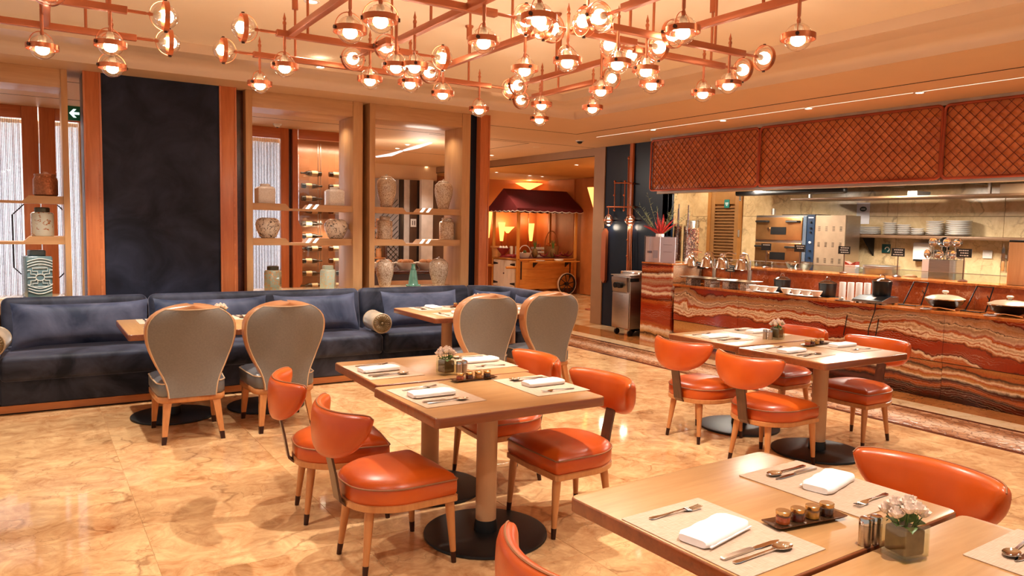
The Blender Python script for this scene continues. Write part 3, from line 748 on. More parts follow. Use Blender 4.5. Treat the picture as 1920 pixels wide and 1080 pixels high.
# ---------------------------------------------------------------- place settings
def linen():
    t = NT('linen_weave'); v = t.pos('obj'); a = t.noise(t.pos('obj', (3, 90, 1)), 8, 2); b = t.noise(t.pos('obj', (90, 3, 1)), 8, 2)
    f = t.math('MULTIPLY_ADD', a, .5, t.math('MULTIPLY', b, .5)); t.bsdf(t.ramp(f, [(.3, srgb(170, 138, 112)), (.7, srgb(218, 194, 174))]), .8, 0, f, .2, .002); return t.m
m_linen = linen(); m_nap = M('white_napkin', (246, 244, 244), .8, var=.02, vs=40, bump=.08, bs=500)
def make_mat():
    return MB().rbox(-.165, .165, -.225, .225, 0, .0025, .0008, .003, 1).build('placemat', m_linen)
def make_napkin():
    """cloth folded into a thick oblong with a visible fold edge"""
    mb = MB(); rings = []
    n = 10
    for i in range(n+1):
        x = -.115+.23*i/n; wob = .0015*math.sin(i*1.7); e = 1 if 0 < i < n else .82
        r = []
        for k in range(16):
            a = 2*math.pi*k/16; ca, sa = math.cos(a), math.sin(a)
            r.append((x, (.052*e+wob)*(abs(ca)**.35)*(1 if ca >= 0 else -1), .0125+wob*.5+(.0125*e)*(abs(sa)**.5)*(1 if sa >= 0 else -1)))
        rings.append(r)
    mb.loft(rings); o = mb.build('napkin', m_nap, ang=60)
    MB().loft([[(-.108, -.0555, .007), (.108, -.0555, .0075), (.108, -.05, .0075), (-.108, -.05, .007)], [(-.108, -.0555, .0105), (.108, -.0555, .011), (.108, -.05, .011), (-.108, -.05, .0105)]]).build('fold', m_nap, o)
    return o
def strip(path, mb=None, th=.0022):
    """flat blade: list of (x, halfwidth, z)"""
    mb = mb or MB()
    return mb.loft([[(x, -w, z), (x, w, z), (x, w*.9, z+th), (x, -w*.9, z+th)] for x, w, z in path])
def make_fork():
    mb = strip([(-.10, .0065, .002), (-.085, .0085, .002), (-.05, .005, .003), (.0, .0034, .006), (.03, .0045, .007), (.045, .0115, .005), (.058, .0125, .003)])
    for k in range(4):
        y = -.0098+.0065*k; m2 = [(.056, y), (.075, y), (.10, y*.92)]
        mb.loft([[(x, yy-.0019, z), (x, yy+.0019, z), (x, yy+.0017, z+.002), (x, yy-.0017, z+.002)] for (x, yy), z in zip(m2, (.003, .004, .008))])
    return mb.build('fork', m_chrome)
def make_knife():
    o = MB().loft([[(x, -w, z), (x, w, z), (x, w, z+h), (x, -w, z+h)] for x, w, z, h in ((-.115, .006, .001, .004), (-.11, .0085, .001, .006), (.0, .007, .001, .006), (.008, .005, .001, .005))]).build('knife', m_steel)
    strip([(.008, .0055, .002), (.03, .009, .002), (.09, .009, .002), (.112, .004, .002), (.116, .001, .002)], th=.0016).build('blade', m_chrome, o)
    return o
def make_spoon():
    mb = strip([(-.11, .0065, .002), (-.095, .0085, .002), (-.05, .005, .003), (.02, .0034, .006), (.045, .0045, .006)])
    n, mm = 18, 5; rings = []
    for j in range(mm+1):
        s = 1-j/mm*.97; rings.append([(.075+.034*s*math.cos(2*math.pi*k/n), .0215*s*math.sin(2*math.pi*k/n), .0085-.0065*(1-s*s)) for k in range(n)])
    inner = [[(x, y, z+.0012) for x, y, z in r] for r in reversed(rings)]
    mb.loft([r for r in inner]+[r for r in rings]); return mb.build('spoon', m_chrome)
PR = dict(placemat=make_mat(), napkin=make_napkin(), fork=make_fork(), knife=make_knife(), spoon=make_spoon())
PC = dict(placemat='placemat', napkin='napkin', fork='fork', knife='knife', spoon='spoon')
PD = dict(placemat='pale linen placemat', napkin='folded white napkin', fork='steel fork', knife='steel table knife', spoon='steel soup spoon')
used = set()
def put(kind, x, y, z, deg, where, group='table settings'):
    src = PR[kind]
    if kind not in used: used.add(kind); o = src
    else: o = dup(src)
    o.location = (x, y, z); o.rotation_euler = (0, 0, R(deg)); tag(o, '%s %s' % (PD[kind], where), PC[kind], group+': '+kind); return o
def setting(x, y, deg, where, ndeg=0, cut=True, jit=0.0, kinds=('napkin', 'fork', 'knife', 'spoon')):
    """diner sits on the -X side looking along +X of the local frame"""
    c, s = math.cos(R(deg)), math.sin(R(deg)); Z = .7503
    P = lambda a, b: (x+a*c-b*s, y+a*s+b*c)
    put('placemat', x, y, Z, deg, where)
    rr = random.Random(int(x*1000+y*77))
    for k in kinds:
        if k == 'napkin': q = P(-.02, .0); put(k, q[0], q[1], Z+.003, deg+ndeg, where)
        elif k == 'fork': q = P(-.0, .165); put(k, q[0], q[1], Z+.003, deg+rr.uniform(-5, 5), where)
        elif k == 'knife': q = P(-.02, -.125); put(k, q[0], q[1], Z+.003, deg+rr.uniform(-4, 3), where)
        else: q = P(-.015, -.16); put(k, q[0], q[1], Z+.003, deg+rr.uniform(-3, 8), where)
T1, TR, TN, TA, TC = 'on the mid-floor table', 'on the counter-side table', 'on the table farthest from the banquette', 'on the table under the blue panel', 'on the corner banquette table'
O, K, BE, AE = 'open-floor side', 'counter side', 'banquette end', 'end away from the banquette'
setting(1.705, 4.06, 0, '%s, %s, %s' % (T1, O, BE), 2); setting(1.69, 3.35, 2, '%s, %s, %s' % (T1, O, AE), -3)
setting(2.30, 3.31, 180, '%s, %s, %s' % (T1, K, AE), 0); setting(2.34, 4.06, 178, '%s, %s, %s' % (T1, K, BE), 3)
setting(4.60, 4.17, 0, '%s, %s, %s' % (TR, O, BE)); setting(4.56, 3.42, 2, '%s, %s, %s' % (TR, O, AE)); setting(5.11, 3.42, 180, '%s, %s, %s' % (TR, K, AE)); setting(5.14, 4.22, 180, '%s, %s, %s' % (TR, K, BE))
setting(1.615, 1.425, 2, '%s, %s, vase-free half' % (TN, O), 10); setting(2.235, 1.525, 182, '%s, %s, vase-free half' % (TN, K), 12); setting(2.25, .78, 182, '%s, %s, outer half' % (TN, K), 8)
for x, nm in ((.955, 'curtained-door half'), (1.70, 'wine-cabinet half')):
    setting(x, 6.36, 90, '%s, chair side, %s' % (TA, nm)); setting(x, 6.90, 270, '%s, sofa side, %s' % (TA, nm))
for x, nm in ((3.46, 'blue-panel half'), (4.205, 'counter half')):
    setting(x, 6.36, 90, '%s, chair side, %s' % (TC, nm)); setting(x, 6.90, 270, '%s, sofa side, %s' % (TC, nm))

# flower vase, shakers, jam tray
m_vase = thin_glass('vase_glass', (246, 248, 240), .03, .02, .22); m_moss = M('brown_vase_lining', (110, 84, 52), .7, var=.3, vs=30)
m_rose = M('blush_rose', (255, 234, 222), .6, var=.05, vs=50, Subsurface_Weight=.1); m_leaf = M('rose_leaf', (92, 122, 60), .45, var=.25, vs=20)
def rose(mb, c, r):
    for j, (rr, tl, n) in enumerate(((r*.35, .0, 5), (r*.65, .25, 5), (r, .55, 6))):
        for k in range(n):
            a = 2*math.pi*k/n+j*.6; rings = []
            for i in range(4):
                s = i/3; rad = rr*(.35+.65*math.sin(s*1.5)); z = -r*.7+s*r*(1.55-.35*j)
                w = .9*2*math.pi/n*(1-.35*s*s)
                rings.append([(c[0]+rad*math.cos(a+w*(q-1)), c[1]+rad*math.sin(a+w*(q-1)), c[2]+z-(.12*r if q != 1 else 0)*s) for q in range(3)])
            mb.loft(rings, cap=False, closed=False)
def make_vase(label):
    t = thing('flower_vase', label, 'flower vase', group='small rose vases on the tables')
    h = .095; w = .041
    outer = MB(); outer.rbox(-w, w, -w, w, 0, .012, .003, .006, 2)
    for a, b in (((-w, w), (-w, -w+.004)), ((-w, w), (w-.004, w)), ((-w, -w+.004), (-w, w)), ((w-.004, w), (-w, w))): outer.box(a[0], a[1], b[0], b[1], .012, h)
    outer.build('glass_cube', m_vase, t, smooth=False)
    MB().rbox(-w+.006, w-.006, -w+.006, w-.006, .014, h-.012, .006, .008, 2).build('lining', m_moss, t)
    rr = random.Random(5); spots = [(0, 0, .15), (.028, .012, .142), (-.026, .016, .144), (.012, -.028, .14), (-.018, -.024, .142), (.036, -.022, .125), (-.04, -.006, .126), (.008, .036, .132), (-.03, .038, .122), (.04, .03, .12)]
    for s in spots:
        mb = MB(); rose(mb, s, .02); o = mb.build('rose', m_rose, t, fix=False, ang=80)
        MB().cyl((s[0]*.5, s[1]*.5, .08), (s[0], s[1], s[2]-.012), .0015, n=5).build('stem', m_leaf, o)
    for k in range(8):
        a = k*2*math.pi/8+.3; L = .05; mb = MB(); vs = []; fs = []
        d = Vector((math.cos(a), math.sin(a), 0)); sd = Vector((-d.y, d.x, 0))
        for i in range(6):
            s = i/5; c = d*(.022+.028*s)+Vector((0, 0, .088+.03*s-.012*s*s*(1+k % 3))); wd = .017*math.sin(math.pi*min(1, s*.93+.07))+.001
            vs += [c-sd*wd, c+Vector((0, 0, -.003)), c+sd*wd]
        for i in range(5): fs += [(i*3, i*3+1, i*3+4, i*3+3), (i*3+1, i*3+2, i*3+5, i*3+4)]
        mb.add(vs, fs).build('leaf', m_leaf, t, fix=False, ang=80)
    return t
def make_shaker(label):
    t = thing('shaker', label, 'shaker', group='steel shakers on the tables')
    MB().lathe([(.001, 0), (.0165, 0), (.017, .002), (.017, .058), (.001, .058)], n=20).build('body', m_steel, t); MB().lathe([(.0172, .059), (.0172, .072), (.015, .077), (.001, .078)], n=20).build('cap', m_chrome, t)
    return t
m_jglass = thin_glass('jam_jar_glass', (255, 250, 240), .05, .02, .25)
def make_jamtray(label):
    t = thing('jam_tray', label, 'tray', group='bronze trays for jam jars')
    MB().loft([[(x, y, z) for x, y in rrect(-a, a, -b, b, .008, 3)] for a, b, z in ((.115, .030, .004), (.135, .037, .010), (.136, .038, .012), (.128, .033, .0115), (.112, .028, .007))]).build('dish', M('bronze_tray', (120, 84, 58), .25, .8), t)
    for x in (-.09, .09): MB().box(x-.012, x+.012, -.02, .02, 0, .006).build('foot', m_ferr, t, smooth=False)
    return t
JC = [(196, 90, 40), (90, 24, 22), (214, 150, 60), (58, 22, 20)]; JN = ['amber', 'dark red', 'honey', 'deep plum']
def make_jar(k):
    t = thing('jam_jar', 'x', 'jam jar')
    g = MB().lathe([(.001, 0), (.019, 0), (.0215, .003), (.0215, .023), (.019, .027)], n=18, cap=False).build('glass', m_jglass, t)
    MB().lathe([(.001, .002), (.0195, .002), (.0198, .021), (.001, .021)], n=16).build('jam', M('jam_%d' % k, JC[k], .2, var=.3, vs=60), t)
    MB().lathe([(.0205, .0265), (.0212, .028), (.0212, .037), (.0195, .0385), (.001, .0385)], n=20).build('lid', M('gold_lid', (212, 176, 120), .25, .9), t)
    return t
JR = [make_jar(k) for k in range(4)]
VS, SH, JT = make_vase('x'), make_shaker('x'), make_jamtray('x')
uj = set()
def centre(x, y, deg, where, jx, jy, jd, sh, first=[True]):
    f = first[0]; first[0] = False
    def use(o, *a):
        if f: o.location = a[0]; o.rotation_euler = (0, 0, a[1]); o['label'] = a[2]; return o
        return dup(o, *a)
    use(VS, (x, y, .7505), R(deg), 'glass cube vase of blush roses '+where)
    for i, (a, b) in enumerate(sh):
        if f and i == 0: use(SH, (a, b, .7505), 0, 'steel shaker nearer the vase '+where)
        else: dup(SH, (a, b, .7505), 0, 'steel shaker %s the vase %s' % (('nearer', 'farther from')[i], where))
    use(JT, (jx, jy, .7505), R(jd), 'long bronze tray with four jam jars '+where)
    c, s = math.cos(R(jd)), math.sin(R(jd))
    for k in range(4):
        q = -.085+.057*k; nm = '%s jam jar in the tray %s' % (JN[k], where)
        use(JR[k], (jx+q*c, jy+q*s, .7585), 0, nm); 
        if f: JR[k]['group'] = 'jam jars'
centre(1.985, 3.80, 8, T1, 2.05, 3.595, 0, ((2.045, 3.755), (2.085, 3.765)))
centre(4.99, 3.90, 5, TR, 4.99, 3.56, 2, ((4.915, 3.905), (4.90, 3.945)))
centre(1.93, 1.075, -12, TN, 1.905, 1.36, -8, ((1.905, 1.17), (1.945, 1.165)))
centre(1.33, 6.62, 0, TA, 1.33, 6.80, 90, ((1.28, 6.7), (1.38, 6.7))); centre(3.83, 6.66, 0, TC, 3.80, 6.92, 0, ((3.75, 6.7), (3.9, 6.74)))

# ---------------------------------------------------------------- banquette
def cushion(mb, x0, x1, y0, y1, z0, z1, b, puff=.012, n=10):
    """soft block: rounded edges, slightly crowned"""
    rs = []
    def ring(ins, z):
        c = max(b-ins, .004); pts = []
        for (cx, cy, a0) in ((x1-ins-c, y1-ins-c, 0), (x0+ins+c, y1-ins-c, 90), (x0+ins+c, y0+ins+c, 180), (x1-ins-c, y0+ins+c, 270)):
            for k in range(6): a = R(a0+90*k/5); pts.append((cx+c*math.cos(a), cy+c*math.sin(a), z))
        return pts
    for k in range(6): a = R(90*k/5); rs.append(ring(b*(1-math.sin(a)), z0+b*(1-math.cos(a))))
    for k in range(6): a = R(90-90*k/5); rs.append(ring(b*(1-math.sin(a)), z1-b*(1-math.cos(a))))
    w = min(x1-x0, y1-y0)/2
    for f in (.35, .6, .85): rs.append(ring(b+(w-b)*f*.98-.001 if w > b else b, z1+puff*math.sin(f*1.57)))
    return mb.loft(rs)
YS = 7.24
def banq(x0, x1, label, back=True):
    t = thing('banquette_section', label, 'banquette', (0, 0, 0), 0, 'navy velvet banquette')
    MB().box(x0, x1, YS, YS+.6, 0.012, .072).build('plinth', m_plinth, t, smooth=False); MB().box(x0, x1, YS+.012, YS+.6, 0, .012).build('toe_kick', m_gap, t, smooth=False)
    cushion(MB(), x0, x1, YS-.005, YS+.7, .072, .30, .02, 0).build('base', m_vel, t, ang=60)
    cushion(MB(), x0+.004, x1-.004, YS-.055, YS+.66, .27, .475, .045, .012).build('seat_cushion', m_vel, t, ang=60)
    mb = MB(); mb.M = Matrix.Translation((0, YS+.555, .40)) @ Matrix.Rotation(R(-9), 4, 'X')
    cushion(mb, x0+.006, x1-.006, 0, .17, 0, .505, .06, 0); mb.build('back_cushion', m_vel, t, ang=60)
    return t
banq(-1.7, -.24, 'navy velvet banquette section in front of the curtained doors, out towards the room end'); banq(-.24, .93, 'navy velvet banquette section below the shelf of the patterned tea jar'); banq(.93, 3.04, 'navy velvet banquette section below the blue wall panel and wine cabinet'); banq(3.04, 4.42, 'navy velvet banquette section below the shelf unit with floral jars')
# corner return running back towards the room
t = thing('banquette_corner', 'navy velvet corner banquette curving round towards the counter', 'banquette')
XC = 4.42
def retblock(nm, m, xi, xo, z0, z1, bev, y_end, rad):
    """L return: swept rounded outline in plan"""
    mb = MB()
    outer = [(XC, YS+.60+.17)]+[(XC+(xo-XC)*math.sin(R(a)), YS+.77-rad*(1-math.cos(R(a)))) for a in (15, 30, 45, 60, 75, 90)]+[(xo, y_end)]
    inner = [(xi, y_end)]+[(xi, YS+.77-rad-.0)]+[(XC, YS+.77-rad)]
    poly = outer+inner
    def ins(d): 
        cx = sum(p[0] for p in poly)/len(poly); cy = sum(p[1] for p in poly)/len(poly)
        return [(p[0]+(cx-p[0])*d, p[1]+(cy-p[1])*d) for p in poly]
    mb.loft([[(x, y, z0) for x, y in poly], [(x, y, z1-bev) for x, y in poly], [(x, y, z1-bev*.3) for x, y in ins(.015)], [(x, y, z1) for x, y in ins(.05)]])
    return mb.build(nm, m, t, ang=50)
def ret_back():
    pts = [(XC+.012, YS+.70), (XC+.14, YS+.675), (XC+.26, YS+.60), (XC+.33, YS+.47), (XC+.36, YS+.30), (XC+.37, YS-.02), (XC+.37, YS-.36)]
    rings = []
    for i, p in enumerate(pts):
        a = pts[max(0, i-1)]; b = pts[min(len(pts)-1, i+1)]; d = Vector((b[0]-a[0], b[1]-a[1], 0)).normalized(); nn = Vector((-d.y, d.x, 0)); r = []
        for s, z in ((-.08, .3), (-.08, .82), (-.065, .865), (-.03, .882), (.03, .882), (.065, .865), (.08, .82), (.08, .3)): r.append(Vector((p[0], p[1], z))+nn*s)
        rings.append(r)
    return MB().loft(rings).build('back_cushion', m_vel, t, ang=60)
ret_back()
MB().box(XC+.01, XC+.45, YS-.27, YS+.6, .0, .071).build('plinth', m_plinth, t, smooth=False)
cushion(MB(), XC+.006, XC+.44, YS-.40, YS+.60, .072, .46, .03, 0).build('seat_block', m_vel, t, ang=60)

# pillows
def pillow(x, y, z, L, H, rx, rz, label, th=.085):
    N, K = 22, 12; vs = []; fs = []
    for sgn in (1, -1):
        o = len(vs)
        for i in range(N+1):
            for j in range(K+1):
                u = -1+2*i/N; v = -1+2*j/K
                # pinched outline: corners stick out
                px = u*L/2*(1-.035*(1-v*v)); pz = v*H/2*(1-.14*(1-u*u)*0-.10*(1-abs(u)**3)*0)
                pz = v*H/2*(.86+.14*abs(u)**4); t_ = th*max(0, (1-u**4))**.6*max(0, (1-v**4))**.6
                t_ += .006*math.sin(u*16+v*3)*(abs(u)**6 > .2)*(1-v*v)
                vs.append((px, sgn*t_, pz))
        for i in range(N):
            for j in range(K):
                a = o+i*(K+1)+j; f = (a, a+1, a+K+2, a+K+1); fs.append(f if sgn > 0 else tuple(reversed(f)))
    o = MB().add(vs, fs).build('lumbar_pillow', m_pil, None, (x, y, z), fix=True, ang=80)
    o.rotation_euler = (R(rx), 0, R(rz)); tag(o, label, 'pillow', 'navy velvet lumbar pillows'); return o
pillow(.37, 7.56, .680, 1.06, .41, -20, 1, 'long navy velvet pillow leaning beside the table end, near the curtained doors')
pillow(1.45, 7.56, .680, 1.02, .41, -20, -1, 'long navy velvet pillow behind the two grey chairs under the blue panel')
pillow(2.46, 7.56, .680, .86, .41, -20, 2, 'navy velvet pillow with a tucked corner next to the champagne bolster')
pillow(3.63, 7.56, .680, .90, .41, -20, -2, 'long navy velvet pillow behind the corner table, below the floral jars')
pillow(4.50, 7.52, .685, .46, .36, -10, -50, 'navy velvet pillow in the curved corner of the banquette', .045); pillow(4.645, 7.02, .665, .40, .34, -5, -88, 'navy velvet pillow leaning on the banquette return behind the last grey chair', .04)
def bolster(x, y, z, rz, L, r, label):
    t = thing('bolster_cushion', label, 'bolster', (x, y, z), R(rz), 'champagne satin bolsters')
    mb = MB(); mb.M = Matrix.Rotation(R(90), 4, 'X'); mb.lathe([(r*.9, -L/2), (r, -L/2+.02), (r*1.0, 0), (r, L/2-.02), (r*.9, L/2)], n=28, cap=False); mb.build('sleeve', m_bol, t)
    for sg in (1, -1):
        n = 72; rings = []
        for rr, d in ((1.0, 0), (.92, .012), (.7, .016), (.45, .012), (.22, .004), (.1, -.004)):
            ring = []
            for k in range(n):
                a = 2*math.pi*k/n; pl = .004*math.cos(24*a)*(rr > .15)
                ring.append((r*.92*rr*math.cos(a), sg*(L/2+d+pl-.004), r*.92*rr*math.sin(a)))
            rings.append(ring)
        e = MB().loft(rings).build('gathered_end', m_bole, t, ang=70); MB().sphere((0, sg*(L/2+.004), 0), .014, 10, 6).build('button', m_bole, e)
        mb = MB(); mb.tube([(r*.97*math.cos(2*math.pi*k/24), sg*(L/2-.004), r*.97*math.sin(2*math.pi*k/24)) for k in range(24)], .007, 6, True); mb.build('cord_edge', m_bol, t)
    return t
bolster(3.03, 7.36, .585, -6, .36, .10, 'champagne satin bolster with gathered ends beside the corner table'); bolster(-.27, 7.36, .585, -6, .36, .10, 'champagne satin bolster with gathered ends below the curtained doors')

# ---------------------------------------------------------------- jars on the shelves
def cjar(name, label, x, y, z, prof, mat, n=24, sx=1, sy=1, lid=None, lidmat=None, rot=0, square=False):
    t = thing(name, label, 'jar', (x, y, z), R(rot), 'ceramic jars on the display shelves')
    if square:
        MB().loft([[(a, b, zz) for a, b in rrect(-r, r, -r*sy, r*sy, r*.18, 2)] for r, zz in prof]).build('body', mat, t, ang=40)
    else: MB().lathe(prof, n=n, sx=sx, sy=sy).build('body', mat, t, ang=50)
    if lid: MB().lathe(lid, n=20).build('lid', lidmat or mat, t, ang=50)
    return t
m_c1 = motif('cream_floral', (214, 196, 176), (150, 118, 92), 26, .22, .5); m_c2 = motif('white_ink_painting', (238, 230, 220), (52, 40, 34), 16, .18, .56); m_c3 = motif('celadon_gold', (150, 160, 140), (198, 128, 62), 18, .22, .55)
m_c4 = motif('pale_celadon', (190, 206, 190), (220, 190, 140), 20, .2, .56); m_c5 = M('slate_blue_glaze', (104, 134, 142), .25, var=.15, vs=8, Coat_Weight=.5); m_c6 = motif('white_lace', (240, 236, 234), (214, 204, 198), 44, .3, .5)
m_c7 = M('copper_weave', (172, 108, 74), .3, .7, var=.25, vs=60, bump=.5, bs=90); m_teal = M('teal_glaze', (96, 152, 136), .15, var=.25, vs=14, Coat_Weight=.5); m_c8 = motif('orange_leaf_white', (208, 212, 200), (170, 96, 40), 12, .2, .6)
ginger = lambda h, r: [(r*.55, 0), (r*.6, h*.03), (r*.72, h*.18), (r*.95, h*.45), (r, h*.65), (r*.92, h*.80), (r*.66, h*.88), (r*.5, h*.895)]
glid = lambda h, r: [(r*.56, h*.89), (r*.6, h*.9), (r*.5, h*.93), (r*.2, h*.95), (r*.1, h*.96), (r*.13, h*.985), (r*.001, h)]
ys = YW+.17
def shx(px, y=None): return at(px, 400, y=y or ys).x
S1, S2, S0 = 1.791, 1.426, .866
cjar('lace_tin', 'square lace-patterned jar on the upper shelf near the curtain panel', shx(497), ys, S1, [(.085, 0), (.09, .01), (.09, .155), (.07, .175), (.05, .18)], m_c6, square=True, lid=[(.05, .18), (.052, .2), (.04, .205), (.001, .205)])
cjar('lace_tin', 'square white lace-patterned jar on the upper shelf before the bottles', shx(627), ys, S1, [(.085, 0), (.09, .01), (.09, .155), (.07, .175), (.05, .18)], m_c6, square=True, lid=[(.05, .18), (.052, .2), (.04, .205), (.001, .205)])
pot = [(.07, 0), (.085, .01), (.125, .1), (.13, .15), (.11, .195), (.07, .215), (.066, .21)]
cjar('painted_pot', 'round ink-painted white pot on the middle shelf near the curtain panel', shx(502), ys, S2, pot, m_c2); cjar('painted_pot', 'round ink-painted white pot on the middle shelf before the bottles', shx(630), ys, S2, pot, m_c2, rot=120)
cyl = [(.088, 0), (.092, .008), (.092, .20), (.08, .215), (.05, .22)]; clid = [(.055, .215), (.062, .22), (.062, .255), (.05, .262), (.001, .262)]
cjar('tea_jar', 'olive and gold tea jar on the sill near the curtain panel', shx(511), ys, S0, cyl, m_c3, n=6, lid=clid, lidmat=M('pewter_lid', (96, 88, 72), .35, .7)); cjar('tea_jar', 'pale celadon tea jar on the sill before the wine bottles', shx(615), ys, S0, cyl, m_c4, n=6, lid=clid)
cjar('ginger_jar', 'tall floral ginger jar on the upper shelf, side near the wine unit', shx(724), ys, S1-.0, ginger(.38, .115), m_c1, lid=glid(.38, .115)); cjar('ginger_jar', 'tall floral ginger jar on the upper shelf, side near the orange post', shx(831), ys, S1, ginger(.36, .11), m_c1, lid=glid(.36, .11), rot=60)
cjar('tea_jar', 'speckled celadon tea jar on the middle shelf, side near the wine unit', shx(721), ys, S2, cyl, m_c1, lid=clid); cjar('tea_jar', 'speckled celadon tea jar on the middle shelf, side near the orange post', shx(838), ys, S2, cyl, m_c1, lid=clid, rot=40)
cjar('ginger_jar', 'floral ginger jar on the sill, side near the wine unit', shx(722), ys, S0, ginger(.34, .105), m_c1, lid=glid(.34, .105), rot=100); cjar('ginger_jar', 'floral ginger jar on the sill, side near the orange post', shx(824), ys, S0, ginger(.35, .12), m_c1, lid=glid(.35, .12), rot=200)
t = thing('teal_vase', 'teal glazed bottle vase with ruffled foot between the floral jars on the sill', 'vase', (shx(776), ys, S0))
MB().lathe([(.07, 0), (.085, .008), (.06, .03), (.052, .1), (.042, .16), (.036, .19), (.028, .195), (.03, .21), (.024, .225), (.022, .25), (.028, .265), (.02, .266)], n=20).build('body', m_teal, t, ang=50)
for k in range(8): a = k*math.pi/4; MB().sphere((.078*math.cos(a), .078*math.sin(a), .012), .018, 8, 6, sz=.6).build('ruffle', m_teal, t)
cjar('copper_canister', 'woven copper canister on the upper shelf before the curtained doors', shx(87), ys, S1, [(.085, 0), (.1, .012), (.1, .15), (.088, .17), (.085, .185)], m_c7, lid=[(.09, .185), (.09, .2), (.03, .206), (.015, .22), (.001, .222)])
cjar('leaf_jar', 'white jar with brown leaf painting on the middle shelf before the curtained doors', shx(79), ys, S2, cyl, m_c8, lid=clid, lidmat=M('pewter_lid', (96, 88, 72), .35, .7))
t = cjar('lattice_jar', 'tall square blue jar with white lattice pattern on the sill', shx(66), ys, S0, [(.098, 0), (.102, .01), (.108, .36), (.1, .375), (.06, .38)], m_c5, square=True, lid=None, rot=12)
MB().rbox(-.065, .065, -.065, .065, .378, .43, .01, .02, 3).build('lid', M('slate_glaze', (84, 104, 112), .3), t)
m_rel = M('white_relief', (232, 238, 234), .3)
def relief(pts, closed=False): MB().tube([(x, -.1095+(.18-z)*.0167-.002, z) for x, z in pts], .0042, 5, closed).build('lattice', m_rel, t)
for z in (.035, .06, .085): relief([(-.095+.19*k/12, z+.03*math.sin(math.pi*k/12)*-1+.03) for k in range(13)])
for z in (.28, .305, .33): relief([(-.1+.2*k/12, z+.025*math.sin(math.pi*k/12)) for k in range(13)])
relief([(.035*math.cos(2*math.pi*k/16), .185+.03*math.sin(2*math.pi*k/16)) for k in range(16)], True)
for sx in (-1, 1):
    relief([(sx*.1, .25), (sx*.075, .25), (sx*.075, .215), (sx*.045, .215), (sx*.03, .205)]); relief([(sx*.1, .12), (sx*.075, .12), (sx*.075, .155), (sx*.045, .155), (sx*.03, .165)])
    relief([(sx*.1, .185), (sx*.035, .185)]); relief([(sx*.02, .21), (sx*.02, .24), (sx*.06, .24), (sx*.06, .27), (0, .27)]); relief([(sx*.02, .16), (sx*.02, .13), (sx*.06, .13), (sx*.06, .10), (0, .10)])
# ---------------------------------------------------------------- copper chandeliers
m_globe = thin_glass('globe_glass', (255, 250, 244), .09); m_bulb = emit('bulb_glow', (255, 236, 210), BULB)
m_sock = M('ivory_socket', (236, 214, 186), .4)
ZB = 2.66
def lamp_meshes():
    d = {}
    tmp = link('x', None)
    # local axis: lamp hangs along -Z from the origin (bar centre); globe centre at -0.18
    c = -.18; gr = .062
    d['globe_lamp'] = MB().lathe([(gr*math.sin(math.pi*k/14), c-gr*math.cos(math.pi*k/14)) for k in range(1, 14)], n=24).build('g', m_globe, tmp, ang=80).data
    d['ring_band'] = MB().lathe([(.074, c-.013), (.077, c-.013), (.077, c+.013), (.074, c+.013), (.074, c-.013)], n=36, cap=False).build('g', m_copper, tmp).data
    d['bulb'] = MB().sphere((0, 0, c-.012), .033, 14, 9, sz=.85).build('g', m_bulb, tmp, ang=80).data
    mb = MB(); mb.lathe([(.017, c+.022), (.019, c+.045), (.012, c+.06), (.001, c+.062)], n=14); d['socket'] = mb.build('g', m_sock, tmp).data
    d['hoop'] = MB().tube([(.078*math.cos(R(a)), 0, c+.078*math.sin(R(a))) for a in range(-4, 185, 9)], .0022, 5).build('g', m_copper, tmp).data
    mb = MB(); mb.lathe([(.004, c+.055), (.008, c+.062), (.01, c+.075), (.006, c+.088), (.0085, c+.095), (.0085, .05), (.011, .052), (.011, .062), (.006, .07), (.009, .082), (.004, .10), (.001, .115)], n=10); d['stem'] = mb.build('g', m_copperp, tmp).data
    mb = MB(); mb.lathe([(.004, c+.055), (.008, c+.062), (.01, c+.075), (.006, c+.088), (.0085, c+.095), (.0085, 0), (.001, .0)], n=10); d['arm'] = mb.build('g', m_copperp, tmp).data
    d['pivot'] = MB().cyl((.075, 0, c), (.084, 0, c), .009, n=8).build('g', m_ferr, tmp).data
    d['pivot2'] = MB().cyl((-.075, 0, c), (-.084, 0, c), .009, n=8).build('g', m_ferr, tmp).data
    for ch in list(tmp.children): bpy.data.objects.remove(ch)
    bpy.data.objects.remove(tmp); return d
LM = lamp_meshes()
def lamp(par, loc, rot, hang=True, tw=0.0):
    g = link('globe_lamp', LM['globe_lamp'], par, loc); g.rotation_euler = rot
    for k in ('ring_band', 'bulb', 'socket', 'hoop', 'pivot', 'pivot2'): link(k.rstrip('2'), LM[k], g)
    link('stem' if hang else 'arm', LM['stem' if hang else 'arm'], g)
    return g
def bar(par, x0, x1, y0, y1, z=ZB, w=.018, h=.018):
    if abs(x1-x0) > abs(y1-y0): return MB().rbox(x0, x1, y0-w, y0+w, z-h, z+h, .003).build('bar', m_copperp, par)
    return MB().rbox(x0-w, x0+w, y0, y1, z-h, z+h, .003).build('bar', m_copperp, par)
def rod(par, x, y, cup=True):
    r = MB().cyl((x, y, ZB), (x, y, ZM), .008, n=8).build('suspension_rod', m_copperp, par)
    if cup: MB().lathe([(.009, -.10), (.02, -.098), (.021, -.02), (.03, -.01), (.032, 0)], (x, y, ZM), 14).build('ceiling_cup', m_copperp, r)
    for s in (.03, -.03): pass
